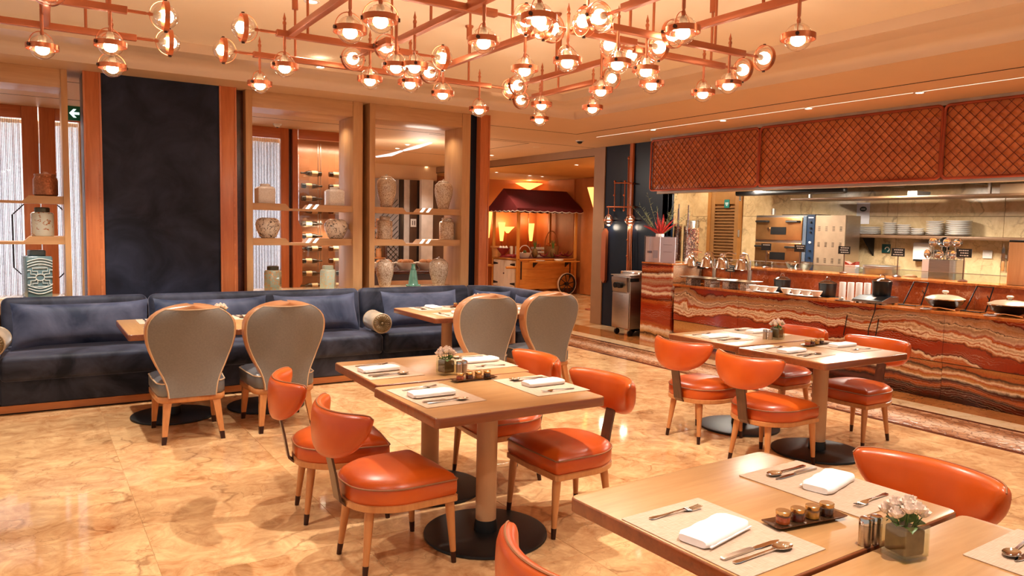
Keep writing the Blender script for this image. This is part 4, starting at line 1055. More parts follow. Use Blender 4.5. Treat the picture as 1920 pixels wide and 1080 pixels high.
def chandelier(label, d1, d2, hang, ends, rods):
    t = thing('chandelier', label, 'chandelier')
    for y, a, b in d1: bar(t, a, b, y, y)
    for x, a, b in d2: bar(t, x, x, a, b, ZB+.004)
    for x, y, tw in hang: lamp(t, (x, y, ZB), (0, 0, R(tw)))
    rr = random.Random(3)
    for x, y, dr in ends:       # dr: direction the arm points, origin is the bar end
        a = {'+x': (0, R(-90), 0), '-x': (0, R(90), 0), '+y': (R(90), 0, 0), '-y': (R(-90), 0, 0)}[dr]
        lamp(t, (x, y, ZB), a, False)
    for x, y in rods: rod(t, x, y)
    return t
A = .0
hang = [(1.269, 5.05, 40), (1.244, 4.40, 25), (1.26, 3.40, 10), (1.30, 3.14, -20), (1.78, 4.46, 60), (1.75, 4.0, 15), (1.83, 3.93, 70), (2.02, 4.40, 35), (2.36, 4.62, 5), (2.889, 5.05, 20), (1.85, 3.20, 40), (2.36, 3.62, 80), (1.84, 2.72, 30), (2.42, 3.30, 10), (3.13, 4.57, 50), (3.53, 5.18, 15), (3.10, 3.86, 65), (3.50, 4.45, 30), (2.66, 3.18, 45), (2.90, 3.22, 0), (3.2, 3.5, 75), (2.46, 2.50, 20), (3.66, 3.52, 10), (3.56, 3.22, 55), (2.96, 2.28, 35)]
chandelier('long copper chandelier of crossed bars with glass globe lamps over the tables',
    [(5.06, 1.23, 2.99), (4.41, 1.20, 2.07), (3.19, 2.62, 3.65), (3.50, 3.05, 3.82), (3.34, 1.25, 2.0), (3.37, 2.49, 2.95)],
    [(1.28, 2.7, 4.47), (1.84, 2.5, 4.17), (1.79, 4.2, 4.60), (2.385, 3.58, 4.69), (3.13, 3.80, 4.71), (3.51, 4.44, 5.25), (2.98, 2.1, 2.92), (2.45, 2.3, 2.9)],
    hang,
    [(1.23, 5.06, '-x'), (1.20, 4.41, '-x'), (1.79, 4.60, '+y'), (1.84, 4.17, '+y'), (2.0, 3.34, '+x'), (2.07, 4.41, '+x'), (2.385, 4.69, '+y'), (2.99, 5.06, '+x'), (2.385, 3.58, '-y'), (2.62, 3.19, '-x'), (3.13, 4.71, '+y'), (3.51, 5.25, '+y'),
     (3.51, 4.44, '-y'), (3.13, 3.80, '-y'), (2.49, 3.37, '-x'), (3.65, 3.19, '+x'), (3.82, 3.50, '+x'), (2.98, 2.92, '+y'), (2.98, 2.1, '-y'), (2.45, 2.9, '+y'), (2.95, 3.37, '+x'), (3.05, 3.5, '-x')],
    [(1.5, 5.06), (2.80, 5.06), (1.38, 4.41), (1.9, 4.41), (1.28, 3.4), (1.84, 3.0), (2.385, 4.3), (2.385, 3.8), (2.75, 3.19), (3.4, 3.19), (3.2, 3.5), (3.7, 3.5), (3.13, 4.4), (3.51, 4.9), (2.98, 2.5), (2.6, 3.37), (1.84, 3.75), (2.45, 2.6)])
chandelier('copper bar chandelier with glass globe lamps nearer the curtained doors',
    [(5.05, -1.0, .56), (4.42, -.9, .45)], [(.10, 4.42, 5.05), (-.7, 3.4, 5.3)], [(.37, 4.42, 30), (.43, 5.05, 15), (-.3, 5.05, 0), (.08, 4.72, 40), (-.4, 4.42, 10)],
    [(.56, 5.05, '+x'), (.45, 4.42, '+x'), (.10, 4.42, '-y')], [(.30, 5.05), (.12, 5.05), (.36, 4.42), (-.5, 4.42), (-.6, 5.05)])
# point sources of the bulbs (a few strong ones stand for the rows of bulbs)
# ---------------------------------------------------------------- buffet counter in onyx
m_on = onyx('onyx_front', .37, .84, [(0, 'org'), (.06, 'crm'), (.08, 'dred'), (.12, 'red'), (.34, 'red'), (.37, 'dred'), (.40, 'org'), (.44, 'crm'), (.47, 'org'), (.50, 'crm'), (.53, 'tan'), (.56, 'crm'), (.60, 'org'), (.63, 'red'), (.66, 'pnk'), (.72, 'gry'), (.76, 'crm'), (.775, 'brn'), (.79, 'pnk'), (.86, 'tan'), (.93, 'gry'), (.96, 'dred'), (1, 'red')], .2, .016)
m_onl = onyx('onyx_lower', 0, .37, [(0, 'brn'), (.1, 'dred'), (.2, 'brn'), (.3, 'org'), (.38, 'dred'), (.44, 'brn'), (.5, 'crm'), (.53, 'gld'), (.6, 'org'), (.66, 'crm'), (.69, 'tan'), (.76, 'brn'), (.8, 'org'), (1, 'gld')], .10, .012, .16)
m_on2 = onyx('onyx_pillar', 0, 1.12, [(0, 'org'), (.05, 'crm'), (.08, 'gld'), (.12, 'brn'), (.14, 'gld'), (.2, 'crm'), (.23, 'org'), (.28, 'red'), (.5, 'red'), (.55, 'org'), (.57, 'dred'), (.62, 'red'), (.65, 'crm'), (.68, 'red'), (.72, 'pnk'), (.74, 'red'), (.8, 'gry'), (.84, 'red'), (.88, 'crm'), (.905, 'dred'), (.95, 'org'), (.97, 'red'), (1, 'dred')], .05, .016)
m_ons = onyx('onyx_side', 0, 1.12, [(0, 'gld'), (.2, 'crm'), (.24, 'red'), (.45, 'dred'), (.6, 'org'), (.64, 'crm'), (.68, 'red'), (.74, 'pnk'), (.78, 'crm'), (.8, 'brn'), (.82, 'tan'), (.9, 'gry'), (1, 'pnk')], .12, .012)
m_ontop = marble('counter_top_stone', (146, 70, 30), (204, 124, 62), (70, 24, 12), 2.2, .1); m_ledge = marble('red_marble_ledge', (120, 48, 22), (176, 92, 46), (210, 160, 120), 4.0, .2)
XF, XB = 7.42, 8.02
t = thing('buffet_counter', 'long buffet counter faced with banded red and cream onyx slabs', 'counter')
MB().box(XF+.02, XB, 1.6, 7.52, 0, .82).build('core', M('core_board', (70, 34, 20), .7), t, smooth=False)
ys_ = [7.52, 6.40, 5.15, 3.88, 2.7, 1.6]
for i in range(5):
    y1, y0 = ys_[i], ys_[i+1]
    MB().rbox(XF, XF+.03, y0+.0015, y1-.0015, .375, .835, .002).build('onyx_slab', m_on, t, smooth=False)
    MB().rbox(XF+.012, XF+.04, y0+.0015, y1-.0015, .0, .366, .002).build('onyx_slab', m_onl, t, smooth=False)
    MB().rbox(XF-.03, XB, y0+.0008, y1-.0008, .836, .866, .004).build('top_slab', m_ontop, t, smooth=False)
MB().box(XF+.008, XF+.03, 1.6, 7.52, .366, .375).build('joint', m_dkstone, t, smooth=False)
for i in range(5):
    y1, y0 = ys_[i], ys_[i+1]
    MB().rbox(XB-.06, XB+.02, y0+.001, y1-.001, .866, 1.10, .003).build('upstand_slab', m_ledge, t, smooth=False)
    MB().rbox(XB-.09, XB+.28, y0+.001, y1-.001, 1.10, 1.125, .004).build('ledge_slab', m_ontop, t, smooth=False)
MB().box(XB-.03, XB+.28, 7.52, 8.28, 0, 1.1).build('end_block', m_ledge, t, smooth=False); MB().rbox(XB-.03, XB+.28, 7.522, 8.28, 1.10, 1.125, .004).build('ledge_slab', m_ontop, t, smooth=False)
g = MB().box(XB+.24, XB+.248, 1.6, 7.3, 1.125, 1.20).build('glass_guard', thin_glass('guard_glass', (242, 248, 244), .02), t, smooth=False)
MB().box(XB+.236, XB+.252, 1.6, 7.3, 1.20, 1.206).build('guard_edge', m_steel, t, smooth=False)
# pillar at the counter end
p = thing('onyx_pillar', 'square onyx pillar at the passage end of the counter', 'pillar')
yp0, yp1, xp0, xp1 = 7.56, 8.16, 7.40, 7.98
MB().box(xp0+.03, xp1-.03, yp0+.03, yp1-.03, 0, 1.08).build('core', M('core_board', (70, 34, 20), .7), p, smooth=False)
MB().rbox(xp0, xp0+.03, yp0, yp1, 0, 1.115, .002).build('onyx_slab', m_on2, p, smooth=False); MB().rbox(xp0+.03, xp1, yp0, yp0+.03, 0, 1.115, .002).build('onyx_slab', m_ons, p, smooth=False)
MB().rbox(xp0+.03, xp1, yp1-.03, yp1, 0, 1.115, .002).build('onyx_slab', m_on2, p, smooth=False); MB().rbox(xp0-.006, xp1+.006, yp0-.006, yp1+.006, 1.115, 1.135, .004).build('cap_slab', m_ontop, p, smooth=False)
ZCT = .867; ZL = 1.126
m_acr = thin_glass('acrylic', (252, 250, 252), .06); m_paper = M('paper_white', (244, 236, 238), .7, var=.03); m_print = M('dark_print', (120, 110, 118), .7)
# acrylic leaflet stand on the pillar
t = thing('leaflet_stand', 'clear acrylic stand with two pale leaflets on the onyx pillar', 'leaflet stand', (7.47, 7.86, 1.135), R(12))
for s, y0 in ((0, -.24), (1, .01)):
    MB().box(-.012, 0, y0, y0+.24, .004, .36).build('leaflet', m_paper, t, smooth=False)
    if s: 
        MB().box(-.014, -.012, y0+.03, y0+.11, .06, .17).build('print_block', M('cool_photo_print', (196, 206, 224), .4), t, smooth=False)
        for k in range(3): MB().box(-.0145, -.012, y0+.13, y0+.21, .07+.06*k, .10+.06*k).build('print_block', m_print if k == 1 else m_paper, t, smooth=False)
    else:
        for k in range(2): MB().box(-.0145, -.012, y0+.05, y0+.19, .15+.1*k, .158+.1*k).build('print_line', M('pale_print', (196, 178, 182), .6), t, smooth=False)
MB().box(-.02, -.0155, -.26, .27, .002, .375).build('acrylic_front', m_acr, t, smooth=False); MB().box(-.02, .10, -.26, .27, 0, .004).build('acrylic_foot', m_acr, t, smooth=False)
# red flower arrangement behind it
t = thing('flower_arrangement', 'red feathery flower arrangement with twigs in a white vase on the pillar', 'flower arrangement', (7.64, 8.07, 1.135))
MB().lathe([(.04, 0), (.05, .01), (.055, .2), (.06, .40), (.055, .402)], n=20).build('vase', m_white, t)
m_redf = M('red_plume', (172, 30, 22), .6, var=.3, vs=30); m_twig = M('dry_green_twig', (104, 108, 70), .7, var=.3); rr = random.Random(4)
for k in range(34):
    a = rr.uniform(0, 6.28); e = rr.uniform(.1, 1.0); L = rr.uniform(.2, .36); d = Vector((math.cos(a)*e, math.sin(a)*e, 1.1-e*.5)).normalized()
    b = Vector((0, 0, .38)); MB().tube([b, b+d*L*.5, b+d*L+Vector((0, 0, -.03*e))], [.004, .011, .001], 5).build('plume', m_redf, t)
for k in range(13):
    a = rr.uniform(0, 6.28); e = rr.uniform(.4, 1.1); L = rr.uniform(.4, .72); d = Vector((math.cos(a)*e*.8, math.sin(a)*e, 1.1-e*.4)).normalized(); b = Vector((0, 0, .36)); mb = MB(); tip = b+d*L
    mb.tube([b, b+d*L*.6, tip], [.003, .002, .001], 4)
    for q in range(9):
        c = b+d*L*(.5+.06*q); sd = Vector((rr.uniform(-1, 1), rr.uniform(-1, 1), rr.uniform(0, 1))).normalized(); mb.tube([c, c+sd*.05], [.004, .001], 4)
    mb.build('twig', m_twig, t)
# tall glass cylinders of cereal and the bundle of chocolate sticks
m_cyl = thin_glass('cylinder_glass', (250, 250, 246), .10)
def grains(name, par, r, z0, z1, cols, n, seed, s=.014, stuff=True):
    rr = random.Random(seed)
    for ci, c in enumerate(cols):
        mb = MB()
        for k in range(n//len(cols)):
            a = rr.uniform(0, 6.28); q = r*(.55+.45*rr.random()**.3); z = rr.uniform(z0, z1); o = Vector((q*math.cos(a), q*math.sin(a), z)); u = Vector((rr.uniform(-1, 1), rr.uniform(-1, 1), rr.uniform(-1, 1))).normalized(); v = u.orthogonal().normalized(); w = u.cross(v)
            mb.add([o+u*s, o-u*s, o+v*s, o-v*s, o+w*s*.6, o-w*s*.6], [(0, 2, 4), (2, 1, 4), (1, 3, 4), (3, 0, 4), (2, 0, 5), (1, 2, 5), (3, 1, 5), (0, 3, 5)])
        o = mb.build(name, M('%s_%d' % (name, ci), c, .7), par); o['kind'] = 'stuff'
yC = 7.33
px = at(1392-125, 440, x=8.14)
t = thing('cereal_cylinder', 'tall glass cylinder of red and tan cereal loops with a white scoop', 'cereal dispenser', (8.14, at(1298, 440, x=8.14).y, ZL))
MB().lathe([(.10, 0), (.10, .62), (.096, .62), (.096, .012)], n=28, cap=False).build('glass', m_cyl, t); MB().lathe([(.001, .0), (.11, 0), (.11, .012), (.001, .012)], n=24).build('foot', m_cyl, t)
grains('cereal_loops', t, .09, .03, .50, [(176, 62, 40), (206, 150, 96), (140, 84, 46), (226, 190, 150)], 1100, 1); MB().lathe([(.03, .36), (.035, .6), (.03, .605)], n=14).build('scoop', m_white, t)
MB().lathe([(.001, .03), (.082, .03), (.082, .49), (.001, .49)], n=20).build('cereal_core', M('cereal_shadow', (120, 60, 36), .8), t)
for k, (pxx, h) in enumerate(((1250, .53), (1268, .56), (1284, .54))):
    y = at(pxx, 440, x=8.2).y
    t = thing('stick_jar', ('glass jar of nuts with dark chocolate sticks standing next to the flowers', 'glass jar of nuts with dark chocolate sticks, middle one of three', 'glass jar of nuts with dark chocolate sticks beside the tall cereal cylinder')[k], 'jar', (8.2+.03*k, y, ZL))
    MB().lathe([(.065, 0), (.065, h), (.062, h), (.062, .01)], n=20, cap=False).build('glass', m_cyl, t); grains('mixed_nuts', t, .056, .02, h-.02, [(182, 120, 76), (204, 150, 104), (120, 62, 38)], 330, 7+k, .012)
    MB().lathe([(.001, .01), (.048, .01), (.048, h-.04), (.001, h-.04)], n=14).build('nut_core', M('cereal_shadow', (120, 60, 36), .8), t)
    for q in range(3): MB().cyl((.02*(q-1), .015*(q % 2), .1), (.04*(q-1), .035*(q-1), h+.16+.07*((q*2+k) % 3)), .009, n=6).build('stick', M('chocolate_stick', (66, 26, 20), .5), t)
# heat lamps
m_glowlamp = emit('heat_lamp_glow', (255, 220, 170), 8.0)
for k, (pxx, nm) in enumerate(((1293+2, 'beside the cereal cylinder'), (1327, 'second from the cereal cylinder'), (1356, 'third from the cereal cylinder'), (1393, 'beside the first sign holder'))):
    y = at(pxx, 470, x=7.78).y
    t = thing('heat_lamp', 'polished steel bell heat lamp over the carving trays, %s' % nm, 'heat lamp', (7.78, y, 0), 0, 'steel heat lamps over the counter')
    MB().lathe([(.095, 1.10), (.098, 1.105), (.088, 1.14), (.075, 1.19), (.055, 1.235), (.035, 1.25), (.04, 1.265), (.04, 1.285), (.028, 1.30), (.001, 1.302)], n=24, cap=False).build('bell_shade', m_chrome, t); MB().sphere((0, 0, 1.13), .04, 12, 8).build('lamp_bulb', m_glowlamp, t)
    if k in (1, 3):
        py_ = at((1341, 1408)[k//2], 470, x=7.78).y-y
        MB().cyl((0, py_, ZCT), (0, py_, 1.10), .028, n=18).build('post', m_steel, t); MB().cyl((0, py_, 1.09), (0, py_, 1.22), .016, n=14).build('inner_post', m_chrome, t)
        MB().tube([(0, py_, 1.2), (0, py_*.6, 1.30), (0, 0, 1.31)], .010, 8).build('arm', m_chrome, t)
    else:
        MB().tube([(0, 0, 1.29), (0, -.10, 1.315), (0, -.22, 1.30)], .009, 8).build('arm', m_chrome, t)
# carving trays on patterned stands
for k, (u0, u1, nm) in enumerate(((1285, 1352, 'near the pillar'), (1356, 1418, 'near the white bowls'))):
    a, b = at(u1, 525, x=7.575).y, at(u0, 525, x=7.575).y
    t = thing('serving_tray', 'long steel serving tray on patterned supports under the heat lamps, %s' % nm, 'tray', (7.575, (a+b)/2, ZCT), 0, 'steel serving trays under the heat lamps')
    L = (b-a)/2-.01
    MB().loft([[(x, y, z) for x, y in rrect(-w, w, -l, l, .03, 3)] for w, l, z in ((.12, L-.04, .085), (.16, L-.008, .105), (.165, L, .108), (.155, L-.012, .106), (.115, L-.045, .09))]).build('dish', m_steel, t)
    for s in (-.5, .5):
        MB().box(-.09, .09, s*L*1.1-.05, s*L*1.1+.05, .0, .083).build('support', motif('pattern_support', (232, 226, 220), (40, 36, 36), 30, .4, .5), t, smooth=False)
# white bowls on an oval dish, cruets
bowl = None
def bowls(cx, cy, n, nm):
    tag(MB().lathe([(.001, 0), (.14, .004), (.17, .012), (.165, .014), (.13, .008), (.001, .006)], n=28, sx=.55, sy=.6+.2*n).build('oval_plate', m_white, None, (cx, cy, ZCT)), 'white oval plate under the row of small bowls %s' % nm, 'plate')
    global bowl
    for k in range(n):
        lb = 'small white bowl %s, %s in its row' % (nm, ('first', 'second', 'third', 'fourth')[k]); loc = (cx-.03, cy+.135*(n-1)/2*1.0-.135*k, ZCT+.0155)
        if bowl is None: bowl = tag(MB().lathe([(.001, .0), (.032, 0), (.034, .006), (.052, .03), (.066, .062), (.063, .062), (.048, .032), (.03, .01), (.001, .008)], n=24).build('small_bowl', m_white, None, loc), lb, 'bowl', 'small white bowls on the counter')
        else: dup(bowl, loc, None, lb)
bowls(7.50, at(1434, 540, x=7.50).y, 3, 'beside the serving trays'); bowls(7.50, at(1505, 548, x=7.50).y, 4, 'between the two black pots')
# black lidded pots
m_pot = M('black_enamel', (20, 21, 24), .3, .2); m_lidgl = thin_glass('pot_lid_glass', (236, 230, 222), .25)
def pot_(x, y, z, r, h, label):
    t = thing('lidded_pot', label, 'pot', (x, y, z), 0, 'black pots with glass lids')
    MB().lathe([(.001, 0), (r*.86, 0), (r*.9, .008), (r*1.0, h), (r*1.03, h+.003), (r*.97, h+.003), (r*.88, .012), (.001, .012)], n=28).build('body', m_pot, t)
    l = MB().lathe([(r*.98, h+.004), (r*.95, h+.012), (r*.6, h+.03), (.012, h+.04), (.001, h+.041)], n=28, cap=False).build('lid', m_lidgl, t)
    MB().tube([(r*.99*math.cos(2*math.pi*k/28), r*.99*math.sin(2*math.pi*k/28), h+.006) for k in range(28)], .004, 6, True).build('lid_rim', m_chrome, l)
    MB().tube([(0, .03*math.cos(R(a)), h+.04+.032*math.sin(R(a))) for a in range(0, 181, 20)], .005, 6).build('lid_handle', m_chrome, l)
    return t
y1 = at(1466, 545, x=7.72).y; pot_(7.72, y1, ZCT+.0055, .10, .15, 'black pot with glass lid between the two rows of white bowls')
y2 = at(1551, 552, x=7.72).y; pot_(7.72, y2, ZCT+.0055, .10, .15, 'black pot with glass lid beside the stacked white cups')
for y, nm in ((y1-.0, 'under the black pot between the bowls'), (y2, 'under the black pot beside the cups')): tag(MB().lathe([(.001, 0), (.115, 0), (.12, .003), (.001, .004)], n=24).build('trivet', m_black, None, (7.72, y, ZCT)), 'thin round black trivet %s' % nm, 'trivet')
# stacked white cups
for k in range(6):
    y = at(1579+15.5*k, 555, x=7.56+.06*k).y
    t = thing('cup_stack', 'tall stack of white paper cups, %s from the black pot' % ('first', 'second', 'third', 'fourth', 'fifth', 'sixth', 'seventh')[k], 'cup stack', (7.56+.06*k, y, ZCT), 0, 'stacked white cups')
    pr = [(.001, 0), (.036, 0)]
    for q in range(5): z = .175-.0*q
    MB().lathe([(.001, 0), (.035, 0), (.0355, .004), (.034, .19), (.032, .195), (.001, .195)], n=20).build('top_cup', m_white, t)
    MB().tube([(.0355*math.cos(2*math.pi*q/20), .0355*math.sin(2*math.pi*q/20), .005) for q in range(20)], .002, 5, True).build('cup_rim', m_white, t)
# induction hob with pot
yh = at(1648, 560, x=7.62).y
t = thing('induction_hob', 'tabletop induction hob with a sloping black control panel and cable', 'induction hob', (7.60, yh, ZCT), R(0))
MB().prism([(-.20, .012), (.10, .012), (.10, .075), (-.06, .075), (-.20, .035)], -.17, .17, 'y').build('body', m_steel, t, smooth=False)
MB().prism([(-.198, .0365), (-.062, .0765), (-.064, .078), (-.2, .038)], -.165, .165, 'y').build('control_panel', m_black, t, smooth=False)
mbp = [(-.155, .0495), (-.10, .0655), (-.1008, .0675), (-.1558, .0515)]
MB().prism(mbp, -.05, .045, 'y').build('display', M('lcd_grey', (200, 190, 186), .3), t, smooth=False)
for yy in (-.10, -.075, .08, .10): MB().prism([(-.145, .0525), (-.125, .0585), (-.1255, .0598), (-.1455, .0538)], yy-.007, yy+.007, 'y').build('touch_key', M('key_print', (150, 150, 156), .4), t, smooth=False)
MB().box(-.05, .09, -.15, .15, .075, .079).build('glass_plate', m_bluegl, t, smooth=False)
for sx in (-.16, .07):
    for sy in (-.13, .13): MB().cyl((sx, sy, 0), (sx, sy, .013), .014, n=10).build('foot', m_black, t)
MB().tube([(-.18, -.1, .02), (-.222, -.115, .014), (-.234, -.12, -.06), (-.234, -.09, -.16), (-.232, -.06, -.26), (-.227, -.055, -.4)], .0055, 6).build('cable', m_black, t)
pot_(7.63, yh-.02, ZCT+.080, .10, .15, 'black pot with glass lid standing on the induction hob')
for dy, nm in ((.28, 'first'), (-.08, 'second')):
    tag(MB().tube([(XF-.012, yh-.06+dy, .72), (XF-.014, yh-.05+dy, .62), (XF-.013, yh-.03+dy, .50)], .005, 6).build('power_cable', m_black), 'short black cable hanging down the onyx front, %s of two beside the hob cable' % nm, 'cable')
# woks with lids
m_wokl = M('frosted_lid', (196, 170, 140), .25, .3); m_wok = M('black_wok', (22, 20, 20), .28, .4)
for k, (u, v, nm) in enumerate(((1772, 560, 'next to the induction hob'), (1893, 575, 'at the counter end past the hob'))):
    y = at(u, v, x=7.66).y
    t = thing('lidded_wok', 'wide black wok with a domed lid, %s' % nm, 'wok', (7.66, y, ZCT), 0, 'lidded woks on the counter')
    r = .18
    MB().lathe([(.001, .004), (.07, .004), (.09, .01), (.15, .05), (r, .098), (r+.004, .10), (r-.006, .1), (.14, .05), (.001, .012)], n=36).build('body', m_wok, t)
    l = MB().lathe([(r-.002, .1), (r+.002, .106), (r-.01, .114), (.12, .135), (.05, .145), (.001, .147)], n=36, cap=False).build('lid', m_wokl, t); MB().lathe([(.014, .145), (.014, .158), (.028, .165), (.03, .18), (.02, .186), (.001, .187)], n=16).build('knob', M('ivory_knob', (232, 222, 204), .3), l)
    MB().tube([((r+.002)*math.cos(2*math.pi*q/36), (r+.002)*math.sin(2*math.pi*q/36), .103) for q in range(36)], .005, 6, True).build('rim', m_chrome, t)
    h = thing('lid_holder', 'black wire lid holder behind the wok %s' % nm, 'lid holder', (7.70, y+(.36, .325)[k], ZCT+.002), 0, 'black wire lid holders')
    MB().tube([(-.10, .08, .006), (-.0, .085, .006), (.10, .04, .24), (.10, -.11, .24), (.0, -.10, .006), (-.10, -.10, .006)], .007, 6).build('wire_frame', m_black, h); MB().tube([(-.10, .08, .006), (-.10, -.10, .006)], .007, 6).build('foot_wire', m_black, h); MB().tube([(.05, -.103, .12), (.0, -.105, .16)], .005, 5).build('hook', m_black, h)
    sp = thing('serving_spoon', 'serving spoon on a white rest before the wok %s' % nm, 'spoon', (7.435, y+.06, ZCT), R(-80), 'serving spoons on the counter')
    MB().loft([[(.0+.04*s*math.cos(2*math.pi*q/16), .028*s*math.sin(2*math.pi*q/16), .022-.010*(1-s*s)) for q in range(16)] for s in (1, .8, .5, .2)]).build('bowl', m_chrome, sp); MB().tube([(.035, 0, .022), (.12, 0, .03), (.26, 0, .016)], [.006, .004, .007], 6).build('handle', m_chrome, sp)
    MB().lathe([(.001, 0), (.045, .002), (.055, .008), (.001, .006)], n=18).build('rest', m_white, sp)
sp = thing('serving_spoon', 'steel ladle on a small tray in front of the induction hob', 'spoon', (7.44, yh+.30, ZCT), R(95), 'serving spoons on the counter')
MB().lathe([(.001, 0), (.05, .002), (.06, .008), (.001, .006)], n=18, sx=1.6).build('rest', m_steel, sp); MB().sphere((.02, 0, .025), .028, 12, 8, sz=.6).build('bowl', m_chrome, sp); MB().tube([(.04, 0, .03), (.16, .0, .02)], .005, 6).build('handle', m_chrome, sp)
# sign holders
m_sign = M('chalk_black', (16, 15, 16), .6); m_chalk = M('chalk_white', (230, 228, 224), .7)
def signh(u, v, x, z0, label, zs=1.36, ln=3):
    y = at(u, v, x=x).y
    t = thing('menu_sign', label, 'menu sign', (x, y, z0), R(6), 'small chalk menu signs on wooden stands')
    MB().lathe([(.001, 0), (.045, 0), (.047, .008), (.03, .018), (.008, .024)], n=18).build('base', m_strap, t); h = zs-z0
    MB().cyl((0, 0, .02), (0, 0, h), .0055, n=8).build('stick', m_strap, t)
    b = MB().box(-.012, -.004, -.072, .072, h-.045, h+.045).build('board', m_sign, t, smooth=False)
    rr = random.Random(int(u))
    for k in range(ln):
        zz = h+.026-.026*k; x0 = -.05+rr.uniform(0, .02)
        while x0 < .045:
            w = rr.uniform(.008, .02); MB().box(-.0135, -.0122, -x0-w, -x0, zz-.004, zz+.006).build('chalk_letter', m_chalk, b, smooth=False); x0 += w+.006
    return t
XL = XB+.1
signh(1437, 470, XL, ZL, 'chalk menu sign before the oven doors, nearest the heat lamps', 1.40, 1); signh(1500, 470, XL, ZL, 'chalk menu sign beside the glass mixing bowls', 1.40, 2); signh(1583, 480, XL, ZL, 'chalk menu sign in front of the oven side panel', 1.40, 3); signh(1684, 480, XL, ZL, 'chalk menu sign between the steel pan and the ladles', 1.40, 3); signh(1808, 480, XL, ZL, 'chalk menu sign right beside the ladle pot', 1.42, 3)
signh(1313, 500, 7.905, ZCT, 'low chalk menu sign behind the first serving tray', 1.11, 2); signh(1370, 500, 7.905, ZCT, 'low chalk menu sign between the heat lamp posts', 1.10, 3)
# pots, ladles and bowls on the work top behind the ledge
wt = thing('work_top', 'steel kitchen work top behind the counter ledge', 'work top'); MB().rbox(XB+.28, 8.85, 1.6, 7.2, 1.02, 1.06, .004).build('top', m_steel, wt); MB().box(XB+.3, 8.8, 1.65, 7.15, 0, 1.02).build('carcass', M('steel_panel', (120, 112, 104), .4, .8), wt, smooth=False)
ZW = 1.06; XW = 8.5
def bx_(u, v, x): return at(u, v, x=x).y
t = thing('mixing_bowl', 'two nested clear mixing bowls behind the ledge near the ovens', 'bowl', (XW, bx_(1498, 500, XW), ZW))
for s, nm in ((1.0, 'outer_bowl'), (.8, 'inner_bowl')): MB().lathe([(.06, .0+.01*(s < 1)), (.09*s, .01), (.15*s, .09), (.175*s, .15+.03*(1-s)), (.17*s, .15+.03*(1-s)), (.14*s, .09), (.08*s, .016)], n=28).build(nm, m_lidgl, t)
t = thing('steel_pan', 'wide steel pan with a rolled rim behind the ledge beside the stacked cups', 'pan', (XW, bx_(1652, 510, XW), ZW))
MB().lathe([(.001, 0), (.19, 0), (.195, .01), (.2, .16), (.208, .165), (.198, .168), (.19, .02), (.001, .012)], n=36).build('body', m_steel, t); MB().tube([(0, .2, .11), (0, .26, .125), (0, .26, .125)], .01, 6).build('handle', m_steel, t)
t = thing('ladle_pot', 'tall square steel pot crowded with ladles and spoons', 'pot', (XW, bx_(1768, 505, XW), ZW))
MB().loft([[(x, y, z) for x, y in rrect(-.13*s, .13*s, -.185*q, .185*q, .05*s, 4)] for s, q, z in ((1, 1, 0), (1, 1, .27), (.96, .97, .27), (.96, .97, .01))]).build('pot', m_steel, t, smooth=False); MB().box(-.135, -.131, .09, .16, .0, .27).build('paper_label', m_paper, t, smooth=False)
rr = random.Random(9); ly = bx_(1768, 505, XW)
for i in range(3):
    for j in range(5):
        up = (i+j) % 2; x = XW-.082+.082*i; y = ly-.142+.071*j; z = ZW+.33+.13*up; mid_ = (i, j) == (1, 2)
        if mid_: z = ZW+.47
        spoon = (i+j*2) % 3 == 0
        if mid_: q = thing('strainer', 'round black strainer rising above the ladles in the square pot', 'strainer', (x, y, z))
        else: q = thing('ladle', ('steel ladle standing in the square pot', 'steel serving spoon standing in the square pot')[spoon], 'ladle', (x, y, z), R(rr.uniform(-22, 22)), ('ladles in the square pot', 'serving spoons in the square pot')[spoon])
        mb = MB(); mb.M = Matrix.Rotation(R(-90), 4, 'Y')
        mt = m_black if mid_ else m_chrome
        if spoon: mb.lathe([(.001, -.014), (.022, -.011), (.034, .0), (.031, .001), (.02, -.008), (.001, -.011)], n=16, sx=1.45).build('bowl', mt, q)
        else: mb.lathe([(.001, -.034), (.028, -.03), (.044, -.014), (.05, .0), (.047, 0), (.038, -.014), (.001, -.029)], n=18).build('bowl', mt, q)
        MB().tube([(.002, 0, -.048), (.004, 0, -.12), (.004, 0, ZW+.03-z)], .0042, 5).build('handle', m_black if mid_ else m_steel, q)
t = thing('paper_sleeve', 'white folded carton with a red top behind the chalk sign', 'carton', (XW-.1, bx_(1597, 505, XW-.1), ZW)); MB().box(-.04, .04, -.07, .07, 0, .16).build('box', m_paper, t, smooth=False); MB().prism([(-.07, .16), (.07, .16), (.07, .2), (0, .165), (-.07, .2)], -.041, .041, 'x').build('red_flap', M('carton_red', (150, 50, 34), .6), t, smooth=False)
for k, (u, c, nm) in enumerate(((1838, (60, 150, 170), 'teal'), (1858, (190, 210, 208), 'pale blue'), (1886, (150, 36, 26), 'red'))):
    tag(MB().rbox(-.1, .1, -.055, .055, 0, .05, .008).build('food_tub', M('tub_%s' % nm, c, .4), None, (8.45, bx_(u, 525, 8.45), ZW+.001)), 'low %s plastic tub on the work top by the knives' % nm, 'tub')
t = thing('wooden_board', 'upright pale wooden board with a dark top at the end of the work top', 'board', (8.12, bx_(1912, 500, 8.12), ZL)); MB().rbox(-.02, .02, -.1, .1, 0, .42, .004).build('panel', m_tan, t); MB().rbox(-.022, .022, -.1, .1, .42, .44, .004).build('top_edge', m_black, t)
